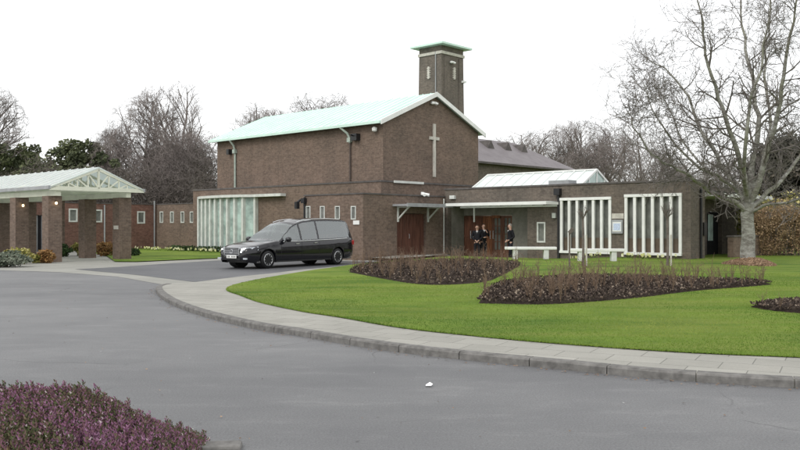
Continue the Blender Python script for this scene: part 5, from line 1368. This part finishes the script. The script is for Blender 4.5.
    dele=[v for v in bm.verts if v.co.z<-.01-.04*(v.co.y>.02) or (v.co.y<-.05 and v.co.z<.06)]
    bmesh.ops.delete(bm,geom=dele,context='VERTS'); me=bpy.data.meshes.new('hair'); bm.to_mesh(me); bm.free(); me.materials.append(hair)
    ho=bpy.data.objects.new('hair',me); COL.objects.link(ho); ho.parent=root; ho.location=H_+Vector((0,.006,.004))
    s_=ho.modifiers.new('sol','SOLIDIFY'); s_.thickness=.012
    return root
def pp(x,a_off):    # on the plane b = a_off before the doors
    a=U(x,a_off); q=wl(a,a_off); q.z=lz(q.x,q.y)+.02; return q
person(pp(477.2,5.6),R(-8),'person in a black suit standing at the left of the pair before the red doors','clasp',M['hairbrown'],1.72)
person(pp(483.6,6.0),R(12),'person in a black suit with a hand raised to the face, beside another','chin',M['hairbrown'],1.78)
person(pp(510.5,5.2),R(-75),'person in a black suit turned sideways to the left behind the white bench','lean',M['hairgrey'],1.76)

# ------------------------------------------------------------------ heather in the foreground
rh=random.Random(31); mb=MB(); t=[]
def hprof(x,y,cut=True):      # height of the heather mass at ground position
    xr=(-1.38 - (6.1-y)*.06); t_=max(0,min(1,(xr-x)/1.0)); e=1-(1-t_)**2; f=sst((6.15-y)/.75)
    if y < 4.2 + .15*noise.noise(Vector((x*3,0,2))) and x < -1.62 and cut: return 0
    return .585*(.2+.8*e)*(.45+.55*f)*(1 if x<xr else 0)*(.92+.16*noise.noise(Vector((x*2.2,y*2.2,1))))
n=0
while n<7000:
    x=rh.uniform(-4.2,-1.1); y=rh.uniform(3.4,6.15); h=hprof(x,y)
    if h<=0.02 or x<-.56*y-.6: continue
    n+=1; lean=Vector((rh.gauss(0,.14),rh.gauss(0,.14),1)).normalized(); L=rh.uniform(.10,.19)
    top=Vector((x,y,h+rh.uniform(-.07,.03)+(rh.uniform(0,.05) if rh.random()<.15 else 0))); base=top-lean*L
    pur=max(0,min(1,.5+1.3*noise.noise(Vector((x*2.1,y*2.1,7))))); dark=rh.random()
    for k in range(26):
        u=k/25; c=base.lerp(top,u); a=k*2.4+rh.random(); w=.010*(1.1-u*.85)+.002
        o=Vector((math.cos(a),math.sin(a),1.3)).normalized(); s_=.0048*rh.uniform(.7,1.3)
        p=c+o*w; q=o.orthogonal().normalized()*s_
        mb.quad(p-q,p+q,p+o*s_*3.2+q*.4,p+o*s_*3.2-q*.4)
        if u<.35: tt=rh.uniform(0,.3)
        else: tt=(rh.uniform(.45,.85) if rh.random()<.08+.8*pur else rh.uniform(0,.52))
        if rh.random()<.015: tt=1
        t.append(tt)
tag(mb.build('heather',M['heather'],uv=False,tint=t),'low purple flowering heather filling the near left corner of the picture','heather',kind='stuff')
# dark woody base beneath the sprigs
mb=MB(); gy=[3.3+.12*i for i in range(24)]; gx=[-4.3+.13*i for i in range(26)]
for i in range(len(gy)-1):
    for j in range(len(gx)-1):
        P=[(gx[j],gy[i]),(gx[j+1],gy[i]),(gx[j+1],gy[i+1]),(gx[j],gy[i+1])]
        hs=[max(-.02,hprof(*p,False)-.10) for p in P]
        if max(hs)<0: continue
        mb.quad(*[(p[0],p[1],h) for p,h in zip(P,hs)])
o=mb.build('heather_bed_soil',simple('heather_undergrowth',(0.03,0.032,0.02),.95,.05,0,.5,25,.8),uv=False,smooth=True); tag(o,'dark peaty soil under the heather','soil',kind='stuff')
mb=MB(); t=[]
for _ in range(8000):
    y=rh.uniform(3.5,4.3); x=-y*rh.uniform(.30,.52)
    if x>-1.62 and rh.random()<.86: continue
    z0=max(0,hprof(x,y,False)-.05); h=rh.uniform(.05,.13); a=rh.uniform(0,6.28)
    mb.quad((x-.004,y,z0-.02),(x+.004,y,z0-.02),(x+math.cos(a)*.05,y+math.sin(a)*.05,z0+h)); t.append(rh.random()*.6 if x<-1.62 else rh.uniform(.7,1))
tag(mb.build('dry_grass',M['yellowgrass'],uv=False,tint=t),'yellow dry grass under the near edge of the heather','grass',kind='stuff')
# pale edging stone beside the heather
root=empty('edging_stone',(-1.30,6.02,-.01),R(6),'short pale edging stone at the foot of the heather','stone'); mb=MB(); mb.box(-.22,.16,-.09,.09,-.04,.05); mb.build('stone',M['kerb'],root,bevel=.02)
# litter on the road
mb=MB(); p=wpt(429,386.5,0.0); mb.quad((p[0]-.035,p[1]-.03,.012),(p[0]+.02,p[1]-.045,.016),(p[0]+.04,p[1]+.02,.022),(p[0]+.01,p[1]+.04,.038),(p[0]-.03,p[1]+.04,.012)); tag(mb.build('paper_scrap',M['litter'],uv=False),'small white scrap of paper on the grey road','litter')
mb=MB(); t=[]
for _ in range(300):
    y=rh.uniform(6.2,24); x=rh.uniform(-.5*y,.5*y)
    if x>xat(KC,y)-.1 and y>8: continue
    s_=rh.uniform(.006,.02); a=rh.uniform(0,6.28); d=Vector((math.cos(a)*s_,math.sin(a)*s_,0)); e=Vector((-d.y,d.x,.006)); c=Vector((x,y,.012)); mb.quad(c-d,c-e*.6,c+d,c+e*.6); t.append(rh.random())
for _ in range(260):
    i=rh.randrange(len(KC)-1); u=rh.random(); x=KC[i][0]*(1-u)+KC[i+1][0]*u-rh.uniform(.04,.2); y=KC[i][1]*(1-u)+KC[i+1][1]*u-rh.uniform(.04,.2)
    s_=rh.uniform(.008,.022); a=rh.uniform(0,6.28); d=Vector((math.cos(a)*s_,math.sin(a)*s_,0)); e=Vector((-d.y,d.x,.006)); c=Vector((x,y,.012)); mb.quad(c-d,c-e*.6,c+d,c+e*.6); t.append(rh.random()*.6)
tag(mb.build('fallen_leaves',M['mulch'],uv=False,tint=t),'tiny fallen leaves and grit scattered over the grey road','leaf litter',kind='stuff')
